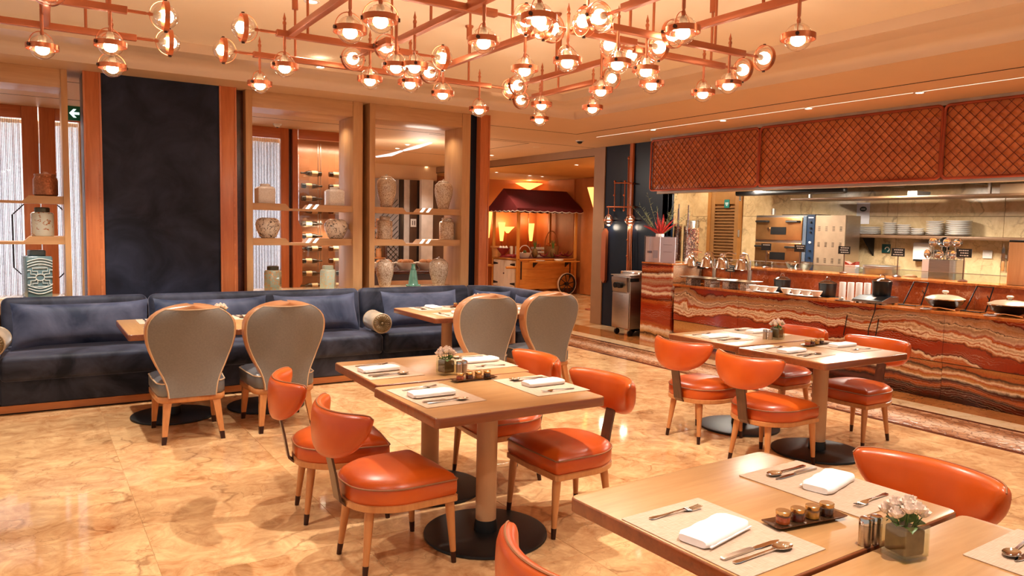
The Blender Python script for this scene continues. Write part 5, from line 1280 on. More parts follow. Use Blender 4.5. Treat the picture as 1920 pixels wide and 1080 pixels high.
t = thing('wooden_shelf_box', 'stack of wood trays and a loaf on the ledge beside the ladle pot', 'tray', (8.4, bx_(1707, 520, 8.4), ZW+.001)); MB().rbox(-.08, .08, -.09, .09, 0, .03, .004).build('tray', m_beech, t); MB().sphere((0, 0, .06), .05, 14, 8, sx=1, sy=1.6, sz=.6).build('loaf', M('bread_crust', (158, 96, 46), .7, var=.3), t)

# ---------------------------------------------------------------- kitchen back wall
XK = 10.0
kw = struct(MB().box(XK+.03, XK+.2, -1, 9.9, 0, ZS).build('wall_right', M('grout', (120, 92, 62), .8), smooth=False))
rows = [(0, .95), (.953, 1.84), (1.843, 2.93)]
cols = [9.9, 9.36, 8.62, 7.3, 5.95, 4.6, 3.25, 1.9, .5]
for z0, z1 in rows:
    for a, b in zip(cols[:-1], cols[1:]):
        if (a, b) == (9.36, 8.62): continue
        MB().rbox(XK, XK+.03, b+.002, a-.002, z0+.001, z1-.001, .002).build('marble_tile', m_kwall, kw, smooth=False)
# louvred door
d = struct(MB().box(XK+.02, XK+.05, 8.62, 9.36, 0, 2.4).build('door_4', M('kitchen_door', (150, 104, 58), .45), smooth=False))
MB().box(XK+.01, XK+.03, 8.62, 9.36, 2.4, ZS).build('over_panel', m_kwall, d, smooth=False)
for y in (9.30, 8.62): MB().rbox(XK-.03, XK+.03, y, y+.07, 0, 2.42, .004).build('jamb', M('brass_frame', (180, 124, 66), .35, .4), d)
k = 0
for q in range(22):
    z = 1.0+q*.052
    if z > 2.02: break
    MB().prism([(XK-.012, z), (XK+.02, z+.03), (XK+.02, z+.036), (XK-.012, z+.008)], 8.78, 9.22, 'y').build('louvre_slat', M('louvre_wood', (138, 94, 56), .4), d, smooth=False)
for y0, y1 in ((8.70, 8.78), (9.22, 9.30)): MB().rbox(XK-.016, XK+.02, y0, y1, .05, 2.38, .004).build('stile', M('kitchen_door', (150, 104, 58), .45), d)
MB().rbox(XK-.016, XK+.02, 8.78, 9.22, 2.05, 2.38, .004).build('rail', M('kitchen_door', (150, 104, 58), .45), d)
p = at(1363, 382, x=XK-.02)
s = tag(MB().box(-.006, 0, -.055, .055, -.07, .07).build('door_sign', M('sign_teal', (20, 110, 104), .5), None, (XK-.018, p.y, p.z), smooth=False), 'small teal notice sign on the louvred kitchen door', 'sign')
for zz, w in ((.012, .035), (-.006, .03), (-.03, .016)): MB().box(-.008, -.006, -w, w, zz-.005, zz+.006).build('lettering', m_chalk, s, smooth=False)
for z in (2.1, 1.5): MB().cyl((XK-.03, 8.66, z), (XK-.03, 8.66, z+.12), .02, n=10).build('hinge', m_steel, d)
# brown post at the kitchen corner, stub wall
struct(MB().rbox(8.0, 8.08, 8.30, 8.42, 0, ZS, .004).build('trim_5', m_orange)); struct(MB().box(8.02, XK, 9.75, 9.9, 0, ZS).build('wall_kitchen_end', m_kwall, smooth=False))
# deck oven
yo0, yo1 = at(1583, 450, x=9.3).y, at(1415, 450, x=9.3).y
t = thing('deck_oven', 'two-deck steel bread oven with dark door windows and a blue control strip', 'oven', (9.3, yo0, 1.061)); w = yo1-yo0; wf_ = w*.31
MB().box(.02, .345, 0, w, 0, .78).build('body', m_steel, t, smooth=False)
MB().box(0, .03, 0, wf_, 0, .78).build('side_panel', M('warm_steel_panel', (168, 144, 118), .42, .6), t, smooth=False)
cs = MB().box(-.012, .02, wf_, wf_+.12, .0, .79).build('control_strip', M('control_blue', (14, 40, 66), .3), t, smooth=False)
for z in (.68, .60, .54, .40, .28, .18): MB().cyl((-.03, wf_+.055, z), (-.01, wf_+.055, z), .015, n=10).build('knob', m_black if z != .40 else m_white, cs)
MB().box(-.014, -.012, wf_+.02, wf_+.1, .74, .755).build('lettering', m_chalk, cs, smooth=False)
MB().box(-.02, .02, wf_+.125, wf_+.18, -.0, .77).build('edge_profile', M('blue_steel_edge', (120, 140, 160), .25, .8), t, smooth=False)
m_ovd = M('bronze_oven_door', (150, 104, 62), .3, .85, var=.3, vs=3)
for z0 in (.42, .05):
    o = MB().rbox(-.012, .02, wf_+.2, w-.02, z0, z0+.33, .006).build('oven_door', m_ovd, t); ya, yb = wf_+.2, w-.02; L = yb-ya
    MB().box(-.016, -.011, ya+L*.33, ya+L*.66, z0+.08, z0+.19).build('window', m_black, o, smooth=False)
    for q in (.02, .68): MB().tube([(-.012, ya+L*q+.02, z0+.27), (-.05, ya+L*q+.04, z0+.27), (-.05, ya+L*(q+.28), z0+.27), (-.012, ya+L*(q+.29), z0+.27)], .016, 8).build('handle', m_black, o)
    MB().cyl((-.03, ya+L*.70, z0+.16), (-.01, ya+L*.70, z0+.16), .022, n=12).build('door_latch', m_chrome, o)
for r_ in range(3):
    for c in range(4):
        for q in range(4): MB().box(-.003, .0, .04+c*wf_*.24, .04+c*wf_*.24+.035, .62-r_*.22-q*.018, .626-r_*.22-q*.018).build('vent_slot', m_black, t, smooth=False)
tag(MB().box(-.15, .15, -.3, .3, 0, .012).build('oven_rack', m_black, None, (9.48, yo0+.75, 1.843), smooth=False), 'flat black tray on top of the bread oven', 'tray'); tag(MB().cyl((0, 0, 0), (0, 0, .09), .03, n=16).build('steel_canister', m_steel, None, (9.45, at(1450, 404, x=9.45).y, 1.856)), 'small steel canister on top of the bread oven', 'canister')
t = thing('kitchen_cabinet', 'steel base cabinet under the bread oven', 'cabinet', (9.3, yo0-.1, 0)); MB().box(0, .69, 0, w+.2, .1, 1.06).build('body', m_steel, t, smooth=False)
for q in range(3): dd = MB().rbox(-.018, 0, .02+q*(w+.2)/3, (q+1)*(w+.2)/3, .14, 1.02, .004).build('door', m_steel, t); MB().cyl((-.04, .1+q*(w+.2)/3, .8), (-.04, .1+q*(w+.2)/3, .95), .008, n=8).build('handle', m_black, dd)
# wall shelf with plates
ysr, ysl = at(1905, 450, x=9.85).y, at(1588, 440, x=9.85).y; zsf = at(1700, 441, x=9.8).z
t = thing('wall_shelf', 'long brown wall shelf on black brackets carrying stacked plates', 'shelf', (0, 0, 0)); MB().rbox(9.66, XK, ysr-.6, ysl, zsf-.045, zsf, .01).build('board', M('shelf_brown', (112, 82, 58), .4, .3), t)
for y in (ysl-.32, ysl-1.35): MB().prism([(XK, zsf-.045), (9.74, zsf-.045), (XK, zsf-.3)], y-.012, y+.012, 'y').build('bracket', m_black, t, smooth=False)
def plates(u, r, n, dz, nm, shape='round'):
    y = at(u, 435, x=9.82).y
    for k in range(n):
        z = zsf+.001+k*dz; lb = '%s, %s in its stack counting from the shelf' % (nm, ('first', 'second', 'third', 'fourth', 'fifth', 'sixth', 'seventh', 'eighth')[k])
        if shape == 'round': o = MB().lathe([(.001, 0), (r*.55, 0), (r*.95, dz*.55), (r, dz*.7), (r*.97, dz*.78), (r*.55, dz*.25), (.001, dz*.25)], n=28)
        else: o = MB().loft([[(x, yy, zz) for x, yy in rrect(-r*.5*s, r*.5*s, -r*s, r*s, .02, 2)] for s, zz in ((.8, 0), (1, dz*.6), (.98, dz*.75), (.78, dz*.3))])
        tag(o.build('dinner_plate', m_white, None, (9.82, y, z)), lb, 'plate', 'plates on the wall shelf: '+nm)
plates(1626, .16, 5, .022, 'white rectangular platter near the oven', 'rect'); plates(1668, .09, 7, .024, 'white soup plate beside the platters'); plates(1694, .09, 6, .024, 'white soup plate in the middle stack'); plates(1720, .085, 4, .024, 'white side plate in the lowest stack'); plates(1752, .105, 8, .024, 'white dinner plate in the tallest narrow stack'); plates(1797, .15, 8, .025, 'white charger plate in the widest stack')
# papers, sockets, dispenser, knives
p = at(1618, 400, x=XK-.01); s = tag(MB().box(-.003, 0, -.10, .10, -.15, .15).build('notice_paper', m_paper, None, (XK-.004, p.y, p.z), smooth=False), 'white paper notice with a round dark emblem on the kitchen wall', 'notice')
MB().lathe([(.001, 0), (.045, 0), (.045, .002), (.001, .002)], n=20).build('emblem', M('emblem_dark', (60, 58, 56), .6), s).matrix_local = Matrix.Translation((-.003, .0, .06)) @ Matrix.Rotation(R(-90), 4, 'Y') @ Matrix.Diagonal((.8, 1.2, 1, 1))
MB().box(-.006, -.004, -.03, .03, .055, .066).build('emblem_text', m_chalk, s, smooth=False)
p = at(1662, 466, x=XK-.01); s = tag(MB().rbox(-.01, 0, -.06, .06, -.06, .06, .002).build('wall_picture', M('teal_sign', (14, 70, 70), .4), None, (XK-.012, p.y, p.z)), 'small square teal sign on the kitchen wall under the shelf', 'sign'); MB().tube([(-.012, .03*math.cos(R(a))-.02, .03*math.sin(R(a))-.01) for a in range(0, 270, 20)], .006, 5).build('swirl', m_chalk, s)
p = at(1852, 477, x=XK-.01); s = tag(MB().rbox(-.012, 0, -.055, .055, -.05, .05, .003).build('wall_socket', m_white, None, (XK-.01, p.y, p.z)), 'white square wall socket between the sign and the knives', 'socket'); MB().box(-.014, -.011, -.02, .02, -.012, .012).build('rocker', m_paper, s, smooth=False)
p = at(1726, 472, x=XK-.1); t = thing('paper_dispenser', 'white wall-mounted towel dispenser under the shelf', 'dispenser', (XK-.12, p.y, p.z)); MB().rbox(0, .12, -.12, .10, -.12, .12, .02).build('cover', m_white, t); MB().box(-.004, .0, -.1, .08, -.125, -.1).build('slot', m_black, t, smooth=False)
p = at(1898, 482, x=XK); mg = thing('knife_rack', 'magnetic knife bar on the kitchen wall', 'knife rack', (XK, p.y, p.z)); MB().box(-.02, 0, -.25, .12, -.02, .02).build('bar', m_steel, mg, smooth=False)
for k, (u, nm) in enumerate(((1881, 'nearest the socket'), (1892, 'in the middle'), (1902, 'nearest the board'))):
    p = at(u, 482, x=XK-.03); t = thing('kitchen_knife', 'kitchen knife with wooden handle on the magnetic bar, %s' % nm, 'knife', (XK-.026, p.y, p.z), 0, 'knives on the magnetic bar')
    MB().prism([(-.02, -.05), (.022, -.05), (.022, .06), (.004, .17), (-.014, .10), (-.02, 0)], -.002, .002, 'x').build('blade', m_chrome, t, smooth=False); MB().rbox(-.008, .008, -.016, .016, -.17, -.05, .005).build('handle', m_beech, t)
# ---------------------------------------------------------------- extractor hood with quilted copper panels
XH = 7.70
hood = thing('extractor_hood', 'long kitchen hood fronted by three quilted orange panels with wire lattice', 'hood')
MB().box(XH+.09, 9.7, 1.5, 8.36, 2.24, 2.92).build('casing', M('hood_casing', (150, 120, 90), .4, .5), hood, smooth=False)
MB().box(XH-.0, XH+.09, 1.5, 8.40, 2.885, 2.929).build('top_rail', M('grey_rail', (170, 160, 152), .35, .4), hood, smooth=False)
MB().rbox(XH+.10, XH+.22, 1.5, 8.34, 2.12, 2.24, .006).build('lower_lip', m_steel, hood)
m_quilt = leather('quilted_copper_leather', (190, 96, 44), (218, 128, 68)); m_wire = M('dark_copper_wire', (92, 34, 20), .4, .6); m_hf = M('hood_frame_copper', (164, 74, 44), .32, .6)
pan = [(6.435, 8.38), (4.175, 6.415), (1.95, 4.155)]
for a, b in pan:
    z0, z1 = 2.165, 2.885; fr = rrect(a, b, z0, z1, .05, 4)
    bp = MB().prism(rrect(a+.01, b-.01, z0+.01, z1-.01, .045, 4), XH+.03, XH+.09, 'x').build('panel', m_quilt, hood, smooth=False)
    MB().tube([(XH+.005, y, z) for y, z in fr], .016, 8, True).build('frame', m_hf, bp)
    # quilted pads: diamond cells, as soft pyramids
    sy, sz = .105, .105; mb = MB()
    ny = int((b-a)/sy)+2; nz = int((z1-z0)/sz)+2
    for i in range(ny*2):
        for j in range(nz*2):
            if (i+j) % 2: continue
            cy = a+.03+i*sy/2; cz = z0+.03+j*sz/2
            if cy-sy/2 < a+.015 or cy+sy/2 > b-.015 or cz-sz/2 < z0+.015 or cz+sz/2 > z1-.015: continue
            h = .016
            ring0 = [(XH+.031, cy+sy/2, cz), (XH+.031, cy, cz+sz/2), (XH+.031, cy-sy/2, cz), (XH+.031, cy, cz-sz/2)]
            ring1 = [(XH+.031-h*.75, cy+(p[1]-cy)*.66, cz+(p[2]-cz)*.66) for p in ring0]; ring2 = [(XH+.031-h, cy+(p[1]-cy)*.25, cz+(p[2]-cz)*.25) for p in ring0]
            mb.loft([ring0, ring1, ring2])
    o = mb.build('quilting', m_quilt, bp, ang=75, fix=False); o['kind'] = 'stuff'
    mb = MB()
    def clip(c, sg):
        # line z = z0 + sg*(y-c)
        pts = []
        for y in (a+.012, b-.012):
            z = z0+sg*(y-c)
            if z0+.012 <= z <= z1-.012: pts.append((y, z))
        for z in (z0+.012, z1-.012):
            y = c+sg*(z-z0)
            if a+.012 < y < b-.012: pts.append((y, z))
        return pts[:2] if len(pts) >= 2 else None
    q = a-1.0
    n0 = int((a-1-a)/sy)
    for k in range(-10, int((b-a)/sy)+10):
        for sg in (1, -1):
            c = a+.03+k*sy+(sy/2 if sg > 0 else sy/2); r = clip(c, sg)
            if r: mb.tube([(XH+.006, r[0][0], r[0][1]), (XH+.006, r[1][0], r[1][1])], .0032, 4)
    o = mb.build('wire_lattice', m_wire, bp); o['kind'] = 'stuff'
for y in (6.425, 4.165): MB().rbox(XH+.0, XH+.05, y-.018, y+.018, 2.22, 2.82, .004).build('joint_post', m_tan, hood)
for y in (8.0, 7.0, 5.6, 4.6, 3.2): MB().box(XH+.2, 9.5, y-.02, y+.02, 2.20, 2.24).build('baffle', m_steel, hood, smooth=False)
# hanging rail and cartons stored under the hood
t = thing('hood_shelf', 'shallow shelf with cartons and trays under the hood', 'shelf'); MB().rbox(9.1, 9.7, 2.0, 7.0, 2.05, 2.075, .004).build('board', M('shelf_brown', (112, 82, 58), .4, .3), t)
for y in (6.9, 4.5, 2.2): MB().box(9.38, 9.42, y-.012, y+.012, 2.075, 2.239).build('hanger', m_steel, t, smooth=False)
for k, (y, L, c, nm, h) in enumerate(((4.15, .30, (150, 120, 90), 'brown', .11), (3.72, .30, (170, 150, 126), 'grey', .11), (3.4, .22, (220, 214, 206), 'white', .09), (5.3, .12, (200, 196, 190), 'silver', .06))):
    tag(MB().rbox(-.15, .15, -L/2, L/2, 0, h, .004).build('storage_box', M('box_%s' % nm, c, .5), None, (9.35, y, 2.076)), '%s storage box on the shelf under the hood' % nm, 'box')
tag(MB().rbox(-.05, .05, -.9, .9, -.04, .04, .03, .03, 3).build('light_housing', m_black, None, (8.9, 6.9, 2.155)), 'long dark lamp housing under the hood above the oven', 'lamp')
tag(MB().box(-.02, .02, -.5, .5, -.02, .02).build('steel_rail', m_chrome, None, (8.4, 8.2, 2.175), smooth=False), 'bright steel rail under the hood beside the louvred door', 'rail')
# ---------------------------------------------------------------- blue wall and portal (x = 8.0)
XP = 8.0
struct(MB().box(XP, XP+.12, 8.30, 9.77, 0, ZS).build('wall_blue', m_bluegl, smooth=False))
tb = struct(MB().rbox(XP-.035, XP+.01, 9.075, 9.15, 0, ZS, .004).build('trim_6', m_orange))
m_port = M('portal_bronze', (150, 112, 80), .4, .2, var=.05)
pt = struct(MB().box(XP-.02, XP+.25, 9.77, 10.05, 0, ZS).build('trim_7', m_port, smooth=False)); MB().box(XP-.02, XP+.25, 10.05, 16.2, 2.80, ZS).build('lintel', m_port, pt, smooth=False); MB().box(XP-.022, XP-.008, 10.05, 16.2, 2.79, 2.80).build('shadow_line', m_gap, pt, smooth=False)
MB().prism([(9.70, .70), (9.77, .78), (9.77, 1.52), (9.70, 1.60), (9.66, 1.55), (9.66, .75)], XP-.05, XP-.0, 'x').build('guard_strip', m_copperp, pt, smooth=False)
# passage room beyond
m_pw = M('amber_wall', (176, 104, 52), .5, var=.08, vs=1, kind='world'); m_pc = M('amber_ceiling', (206, 150, 84), .6, var=.03)
struct(MB().box(8.0, 13, 9.9, 17.2, 2.79, 2.9).build('ceiling_passage', m_pc, smooth=False))
we = struct(MB().box(XP, 13, 16.75, 16.9, 0, 2.8).build('wall_passage_end', m_pw, smooth=False))
XQ = 11.2
ws = struct(MB().box(XQ+.04, XQ+.2, 9.9, 15.95, 0, 2.8).build('wall_passage_side', m_pw, smooth=False)); MB().box(XQ+.2, 13, 15.8, 16.75, 0, 2.8).build('return', m_pw, ws, smooth=False)
yb_ = [15.95, 14.85, 14.55, 13.3, 12.1, 10.9, 9.95]
for a, b in zip(yb_[:-1], yb_[1:]): MB().rbox(XQ+(.06 if (a, b) == (14.85, 14.55) else 0), XQ+.05, b+.006, a-.006, .01, 2.78, .003).build('wall_panel', m_dkstone if (a, b) == (14.85, 14.55) else M('amber_panel', (182, 108, 56), .45, var=.08), ws, smooth=False)
m_shade = None
def shade_mat():
    t = NT('parchment_shade'); b = t.n('BsdfTranslucent', ins={0: srgb(250, 200, 130)}); d = t.n('BsdfDiffuse', ins={0: srgb(236, 190, 130)}); e = t.n('Emission', ins={0: srgb(255, 196, 116), 1: .9}); f = t.noise(t.pos('obj'), 12, 2)
    m1 = t.n('MixShader', ins={0: .5}); t.l(d.outputs[0], m1.inputs[1]); t.l(b.outputs[0], m1.inputs[2]); a = t.n('AddShader'); t.l(m1.outputs[0], a.inputs[0]); t.l(e.outputs[0], a.inputs[1]); t.l(a.outputs[0], t.out.inputs[0]); return t.m
m_shade = shade_mat()
m_glowb = emit('shade_bulb', (255, 214, 150), 12.0)
def cone_lamp(u, v0, v1, y, label, bowl=False, pole=True, r=None, en=16):
    a, b = at(u, v0, y=y), at(u, v1, y=y); t = thing('floor_lamp', label, 'floor lamp', (a.x, y, 0), 0, 'parchment floor lamps')
    h = a.z-b.z; r = r or h*.19
    if bowl: MB().lathe([(.03, b.z), (r*.5, b.z+h*.45), (r, a.z), (r*.98, a.z), (r*.46, b.z+h*.5), (.02, b.z+.03)], n=28, cap=False).build('bowl_shade', m_shade, t)
    else: MB().lathe([(r*.45, b.z), (r, a.z), (r*.98, a.z), (r*.43, b.z+.002)], n=24, cap=False).build('cone_shade', m_shade, t)
    MB().sphere((0, 0, b.z+h*.5), .03, 10, 8).build('bulb', m_glowb, t); MB().cyl((0, 0, .02), (0, 0, b.z+.02), .012, n=10).build('pole', m_copperp, t); MB().lathe([(.001, 0), (.14, 0), (.14, .015), (.03, .03), (.001, .03)], n=24).build('base', m_copperp, t)
    light('lamp_glow', 'POINT', (a.x, y-.02, a.z+.08), en*.4*SP, (1, .68, .36), .08)
    return t
cone_lamp(914, 397, 446, 14.0, 'tall parchment cone floor lamp next to the orange post'); cone_lamp(941, 417, 452, 16.45, 'parchment cone floor lamp behind the cart doors'); cone_lamp(996, 419, 452, 16.5, 'parchment cone floor lamp behind the fruit on the cart')
cone_lamp(952, 425, 437, 16.55, 'bowl uplighter behind the cart beside the cone lamps', True, r=.18); cone_lamp(992, 344, 356, 16.5, 'tall bowl uplighter rising above the cart awning', True, r=.36, en=26)
p = at(1118, 341, x=9.0); t = thing('wall_lamp', 'tapering parchment wall lamp seen beside the portal jamb', 'wall lamp', (9.3, at(1117, 341, x=9.3).y, at(1117, 375, x=9.3).z)); MB().lathe([(.02, -.2), (.16, .24), (.155, .24), (.018, -.19)], n=24, cap=False).build('cone_shade', m_shade, t); MB().cyl((0, 0, -.2), (0, 0, -1.9), .012, n=8).build('pole', m_copperp, t); t['label'] = 'tapering parchment floor lamp seen beside the portal jamb'; t['category'] = 'floor lamp'; t.name = 'floor_lamp'
MB().lathe([(.001, 0), (.14, 0), (.14, .015), (.001, .03)], (0, 0, -t.location.z), 24).build('base', m_copperp, t); MB().sphere((0, 0, .05), .03, 10, 8).build('bulb', m_glowb, t)
# ---------------------------------------------------------------- food cart
CX, CY = 9.44, 14.6; CL, CD = 1.64, 1.08
cart = thing('food_cart', 'wooden food cart with a burgundy awning, white plank doors and spoked wheels', 'cart', (CX, CY, 0))
m_pine = wood('cart_pine', (198, 122, 44), (226, 156, 74), .8, 0, .4, .2); m_pinev = wood('cart_pine_upright', (198, 122, 44), (226, 156, 74), .8, 2, .4, .2); m_awn = M('burgundy_canvas', (92, 14, 22), .8, var=.15, vs=3); m_wplank = M('whitewashed_plank', (226, 206, 186), .6, var=.06); m_iron = M('iron_strap', (44, 40, 42), .5, .5)
zb0, zb1 = .15, .86
MB().box(.02, CL-.02, .02, CD-.02, zb0+.02, zb1-.03).build('body_core', m_pine, cart, smooth=False)
for k in range(3): MB().rbox(.05, CL-.05, -.0, .022, zb0+k*.235, zb0+(k+1)*.235-.003, .003).build('front_plank', m_pine, cart)
MB().rbox(-.03, CL+.03, -.03, CD+.03, zb1-.03, zb1, .006).build('deck', m_pine, cart)
MB().rbox(.30, CL-.02, -.22, -.03, zb1-.075, zb1-.05, .004).build('flap_shelf', m_pine, cart)
for x in (.42, CL-.3): MB().prism([(-.2, zb1-.075), (-.02, zb1-.075), (-.02, zb1-.2)], x-.012, x+.012, 'x').build('flap_bracket', m_iron, cart, smooth=False)
for x in (.08, CL-.16): MB().box(x, x+.03, -.008, .002, .38, .80).build('iron_strap', m_iron, cart, smooth=False)
for x, y in ((0, 0), (CL, 0), (0, CD), (CL, CD)): MB().rbox(x-.03, x+.03, y-.03, y+.03, zb0, 2.02, .004).build('post', m_pinev, cart)
for k in range(2):
    d = MB().rbox(-.03, -.008, .06+k*.48, .06+k*.48+.47, zb0+.03, zb1-.05, .003).build('door', m_wplank, cart)
    for q in range(3): MB().box(-.036, -.03, .065+k*.48+q*.157, .065+k*.48+q*.157+.15, zb0+.035, zb1-.055).build('plank', m_wplank, d, smooth=False)
    for z in (.27, .72):
        y0 = .06+k*.48; MB().prism([(y0+(.0 if k == 0 else .47), z-.035), (y0+(.20 if k == 0 else .27), z-.012), (y0+(.20 if k == 0 else .27), z+.012), (y0+(.0 if k == 0 else .47), z+.035)], -.043, -.036, 'x').build('hinge', m_iron, d, smooth=False)
MB().sphere((-.045, .535, .5), .018, 10, 6).build('knob', m_iron, cart); MB().cyl((-.28, .05, .66), (0, .05, .66), .03, n=10).build('push_handle', m_pine, cart); MB().cyl((-.28, CD-.05, .66), (0, CD-.05, .66), .03, n=10).build('push_handle', m_pine, cart)
# awning: hipped canvas with scalloped valance
ov = .12; z0a, z1a = 2.02, 2.48; e0 = [(-ov, -ov), (CL+ov, -ov), (CL+ov, CD+ov), (-ov, CD+ov)]; yr = CD/2; r0, r1 = (-ov+.03, yr), (CL+ov-.03, yr)
vs = [(x, y, z0a) for x, y in e0]+[(r0[0], r0[1], z1a), (r1[0], r1[1], z1a)]
aw = MB().add(vs+[(x, y, z-.012) for x, y, z in vs], [(0, 1, 5, 4), (1, 2, 5), (2, 3, 4, 5), (3, 0, 4), (6, 10, 11, 7), (7, 11, 8), (8, 11, 10, 9), (9, 10, 6)]).build('awning', m_awn, cart, smooth=False, fix=False)
def valance(p, q, n):
    p, q = Vector((*p, 0)), Vector((*q, 0)); d = (q-p); N = n*8; top = []; bot = []; nn = Vector((d.y, -d.x, 0)).normalized()
    for i in range(N+1):
        s = i/N; c = p+d*s; dz = .055+.022*abs(math.sin(math.pi*n*s)); top.append((c.x, c.y, z0a)); bot.append((c.x, c.y, z0a-dz))
    vs = top+bot+[(x-nn.x*.006, y-nn.y*.006, z) for x, y, z in top+bot]; M_ = N+1; fs = [(i, i+1, M_+i+1, M_+i) for i in range(N)]+[(2*M_+i, 3*M_+i, 3*M_+i+1, 2*M_+i+1) for i in range(N)]
    o = MB().add(vs, fs).build('valance', m_awn, aw, smooth=False, fix=False); MB().tube([(x+nn.x*.003, y+nn.y*.003, z) for x, y, z in bot], .007, 5).build('white_edging', m_white, aw)
valance(e0[0], e0[1], 9); valance(e0[3], e0[0], 7); valance(e0[1], e0[2], 7); valance(e0[2], e0[3], 9)
def wheel(x, y):
    w = link('wheel', None, cart, (x, y, .25)); r = .25; mb = MB(); mb.M = Matrix.Rotation(R(90), 4, 'X'); mb.lathe([(r-.03, -.02), (r, -.02), (r, .02), (r-.03, .02), (r-.03, -.02)], n=40, cap=False)
    for k in range(8): a = k*math.pi/4+.2; mb.cyl((.03*math.cos(a), .03*math.sin(a), 0), ((r-.02)*math.cos(a), (r-.02)*math.sin(a), 0), .010, n=6)
    mb.lathe([(.001, -.03), (.045, -.03), (.045, .03), (.001, .03)], n=16); bpy.data.objects.remove(w); o = mb.build('wheel', m_iron, cart, (x, y, .25)); mb = MB(); mb.M = Matrix.Rotation(R(90), 4, 'X'); mb.lathe([(r+.001, -.024), (r+.012, -.024), (r+.012, .024), (r+.001, .024)], n=40, cap=False); mb.build('tyre', m_wplank, o); o.location.z = .262
wheel(CL-.30, -.10); wheel(CL-.30, CD+.10)
MB().cyl((CL-.30, -.08, .262), (CL-.30, CD+.08, .262), .02, n=10).build('axle', m_iron, cart)
for y in (.1, CD-.1):
    MB().cyl((.15, y, .06), (.15, y, zb0+.02), .015, n=8).build('caster_stem', m_iron, cart); mb = MB(); mb.cyl((.15, y-.02, .06), (.15, y+.02, .06), .06, n=16); mb.build('caster', m_iron, cart)
MB().box(.05, CL-.05, .04, CD-.04, zb1, zb1+.012).build('burgundy_cloth', m_awn, cart, smooth=False)
# goods on the cart
ZD = zb1+.014
def cpos(u, v, dy): p = at(u, v, y=CY+dy); return (p.x, CY+dy, ZD)
m_green = M('melon_green', (96, 112, 62), .5, var=.3, vs=20); m_wick = M('wicker', (186, 126, 70), .7, var=.2, vs=60, bump=.5, bs=120); m_redc = M('red_cloth', (130, 22, 28), .7, var=.2)
rr = random.Random(8)
x_, y_, z_ = cpos(984, 470, .22)
t = thing('melon_basket', 'white wire basket of green melons on the cart', 'fruit basket', (x_, y_, ZD)); MB().lathe([(.1, 0), (.16, .12), (.15, .12), (.09, .01)], n=20).build('bowl', m_white, t); MB().tube([(.16*math.cos(R(a)), 0, .12+.17*math.sin(R(a))) for a in range(0, 181, 15)], .009, 6).build('handle', m_white, t)
for k in range(6): a = k*1.2566+.6; tag(MB().sphere((x_+.073*math.cos(a)*(k > 0), y_+.073*math.sin(a)*(k > 0), ZD+.068+.072*(k == 0)), .042, 14, 10).build('melon', m_green), 'green melon piled in the white wire basket', 'melon', 'melons in the white basket')
for u, nm in ((1003, 'beside the melon basket'), (1037, 'in front of the wicker basket')):
    x_, y_, _ = cpos(u, 470, .2); t = thing('pineapple', 'pineapple standing on the cart %s' % nm, 'pineapple', (x_, y_, ZD), 0, 'pineapples on the cart'); MB().lathe([(.03, 0), (.06, .03), (.075, .1), (.065, .18), (.03, .22)], n=14).build('fruit', M('pineapple_skin', (128, 96, 48), .6, var=.4, vs=40, bump=.6, bs=60), t)
    for k in range(12): a = k*.9; e = .3+.5*(k % 3)/2; MB().tube([(0, 0, .2), (.04*math.cos(a)*e, .04*math.sin(a)*e, .30), (.1*math.cos(a)*e, .1*math.sin(a)*e, .36+.06*(k % 2))], [.014, .010, .001], 4).build('leaf', m_leaf, t)
x_, y_, _ = cpos(1034, 450, .72); t = thing('wicker_basket', 'wicker basket with a tall hoop handle on the cart', 'basket', (x_, y_, ZD)); MB().lathe([(.16, .0), (.2, .26), (.19, .26), (.15, .02)], n=20).build('bowl', m_wick, t); MB().tube([(.2*math.cos(R(a)), 0, .25+.38*math.sin(R(a))) for a in range(0, 181, 12)], .012, 6).build('handle', m_wick, t)
for k in range(3): tag(MB().sphere((x_-.1+.1*k, y_, ZD+.29), .05, 12, 8).build('orange_fruit', M('orange_peel', (216, 120, 40), .5)), 'orange resting in the wicker basket', 'orange', 'oranges in the wicker basket')
x_, y_, _ = cpos(1008, 460, .66); t = thing('wooden_crate', 'small pale wooden crate with bottles on the cart', 'crate', (x_, y_, ZD)); 
for z in (.0, .09, .18): 
    for s in (-.1, .1): MB().box(-.12, .12, s-.008, s+.008, z, z+.06).build('slat', m_wplank, t, smooth=False); MB().box(s*1.2-.008, s*1.2+.008, -.1, .1, z, z+.06).build('slat', m_wplank, t, smooth=False)
for k in range(4): tag(MB().lathe([(.001, 0), (.024, 0), (.024, .2), (.01, .26), (.01, .32), (.001, .32)], n=12).build('small_bottle', M('red_bottle', (150, 60, 40), .25), None, (x_-.075+.05*k, y_, ZD+.005)), 'small red bottle standing in the pale crate', 'bottle', 'bottles in the pale crate')
for k, (u, dy, nm) in enumerate(((1058, .42, 'at the counter end of the cart'), (1066, .16, 'by the cart corner post'), (1020, .12, 'in front of the crate'), (1046, .06, 'before the pineapple'))):
    x_, y_, _ = cpos(u, 475, dy); tag(MB().tube([(-.14, 0, .10), (-.09, 0, .04), (0, .02, .02), (.08, .02, .05), (.14, 0, .14)], [.005, .018, .021, .017, .003], 8).build('red_gourd', m_redc, None, (x_, y_, ZD+.02)), 'curved red gourd lying %s' % nm, 'gourd')
x_, y_, _ = cpos(944, 465, .50); t = thing('red_bowl', 'red footed bowl of white eggs above the plank doors', 'bowl', (x_, y_, ZD)); MB().lathe([(.08, 0), (.09, .02), (.04, .06), (.1, .13), (.16, .22), (.152, .22), (.04, .09)], n=24).build('bowl', m_redc, t)
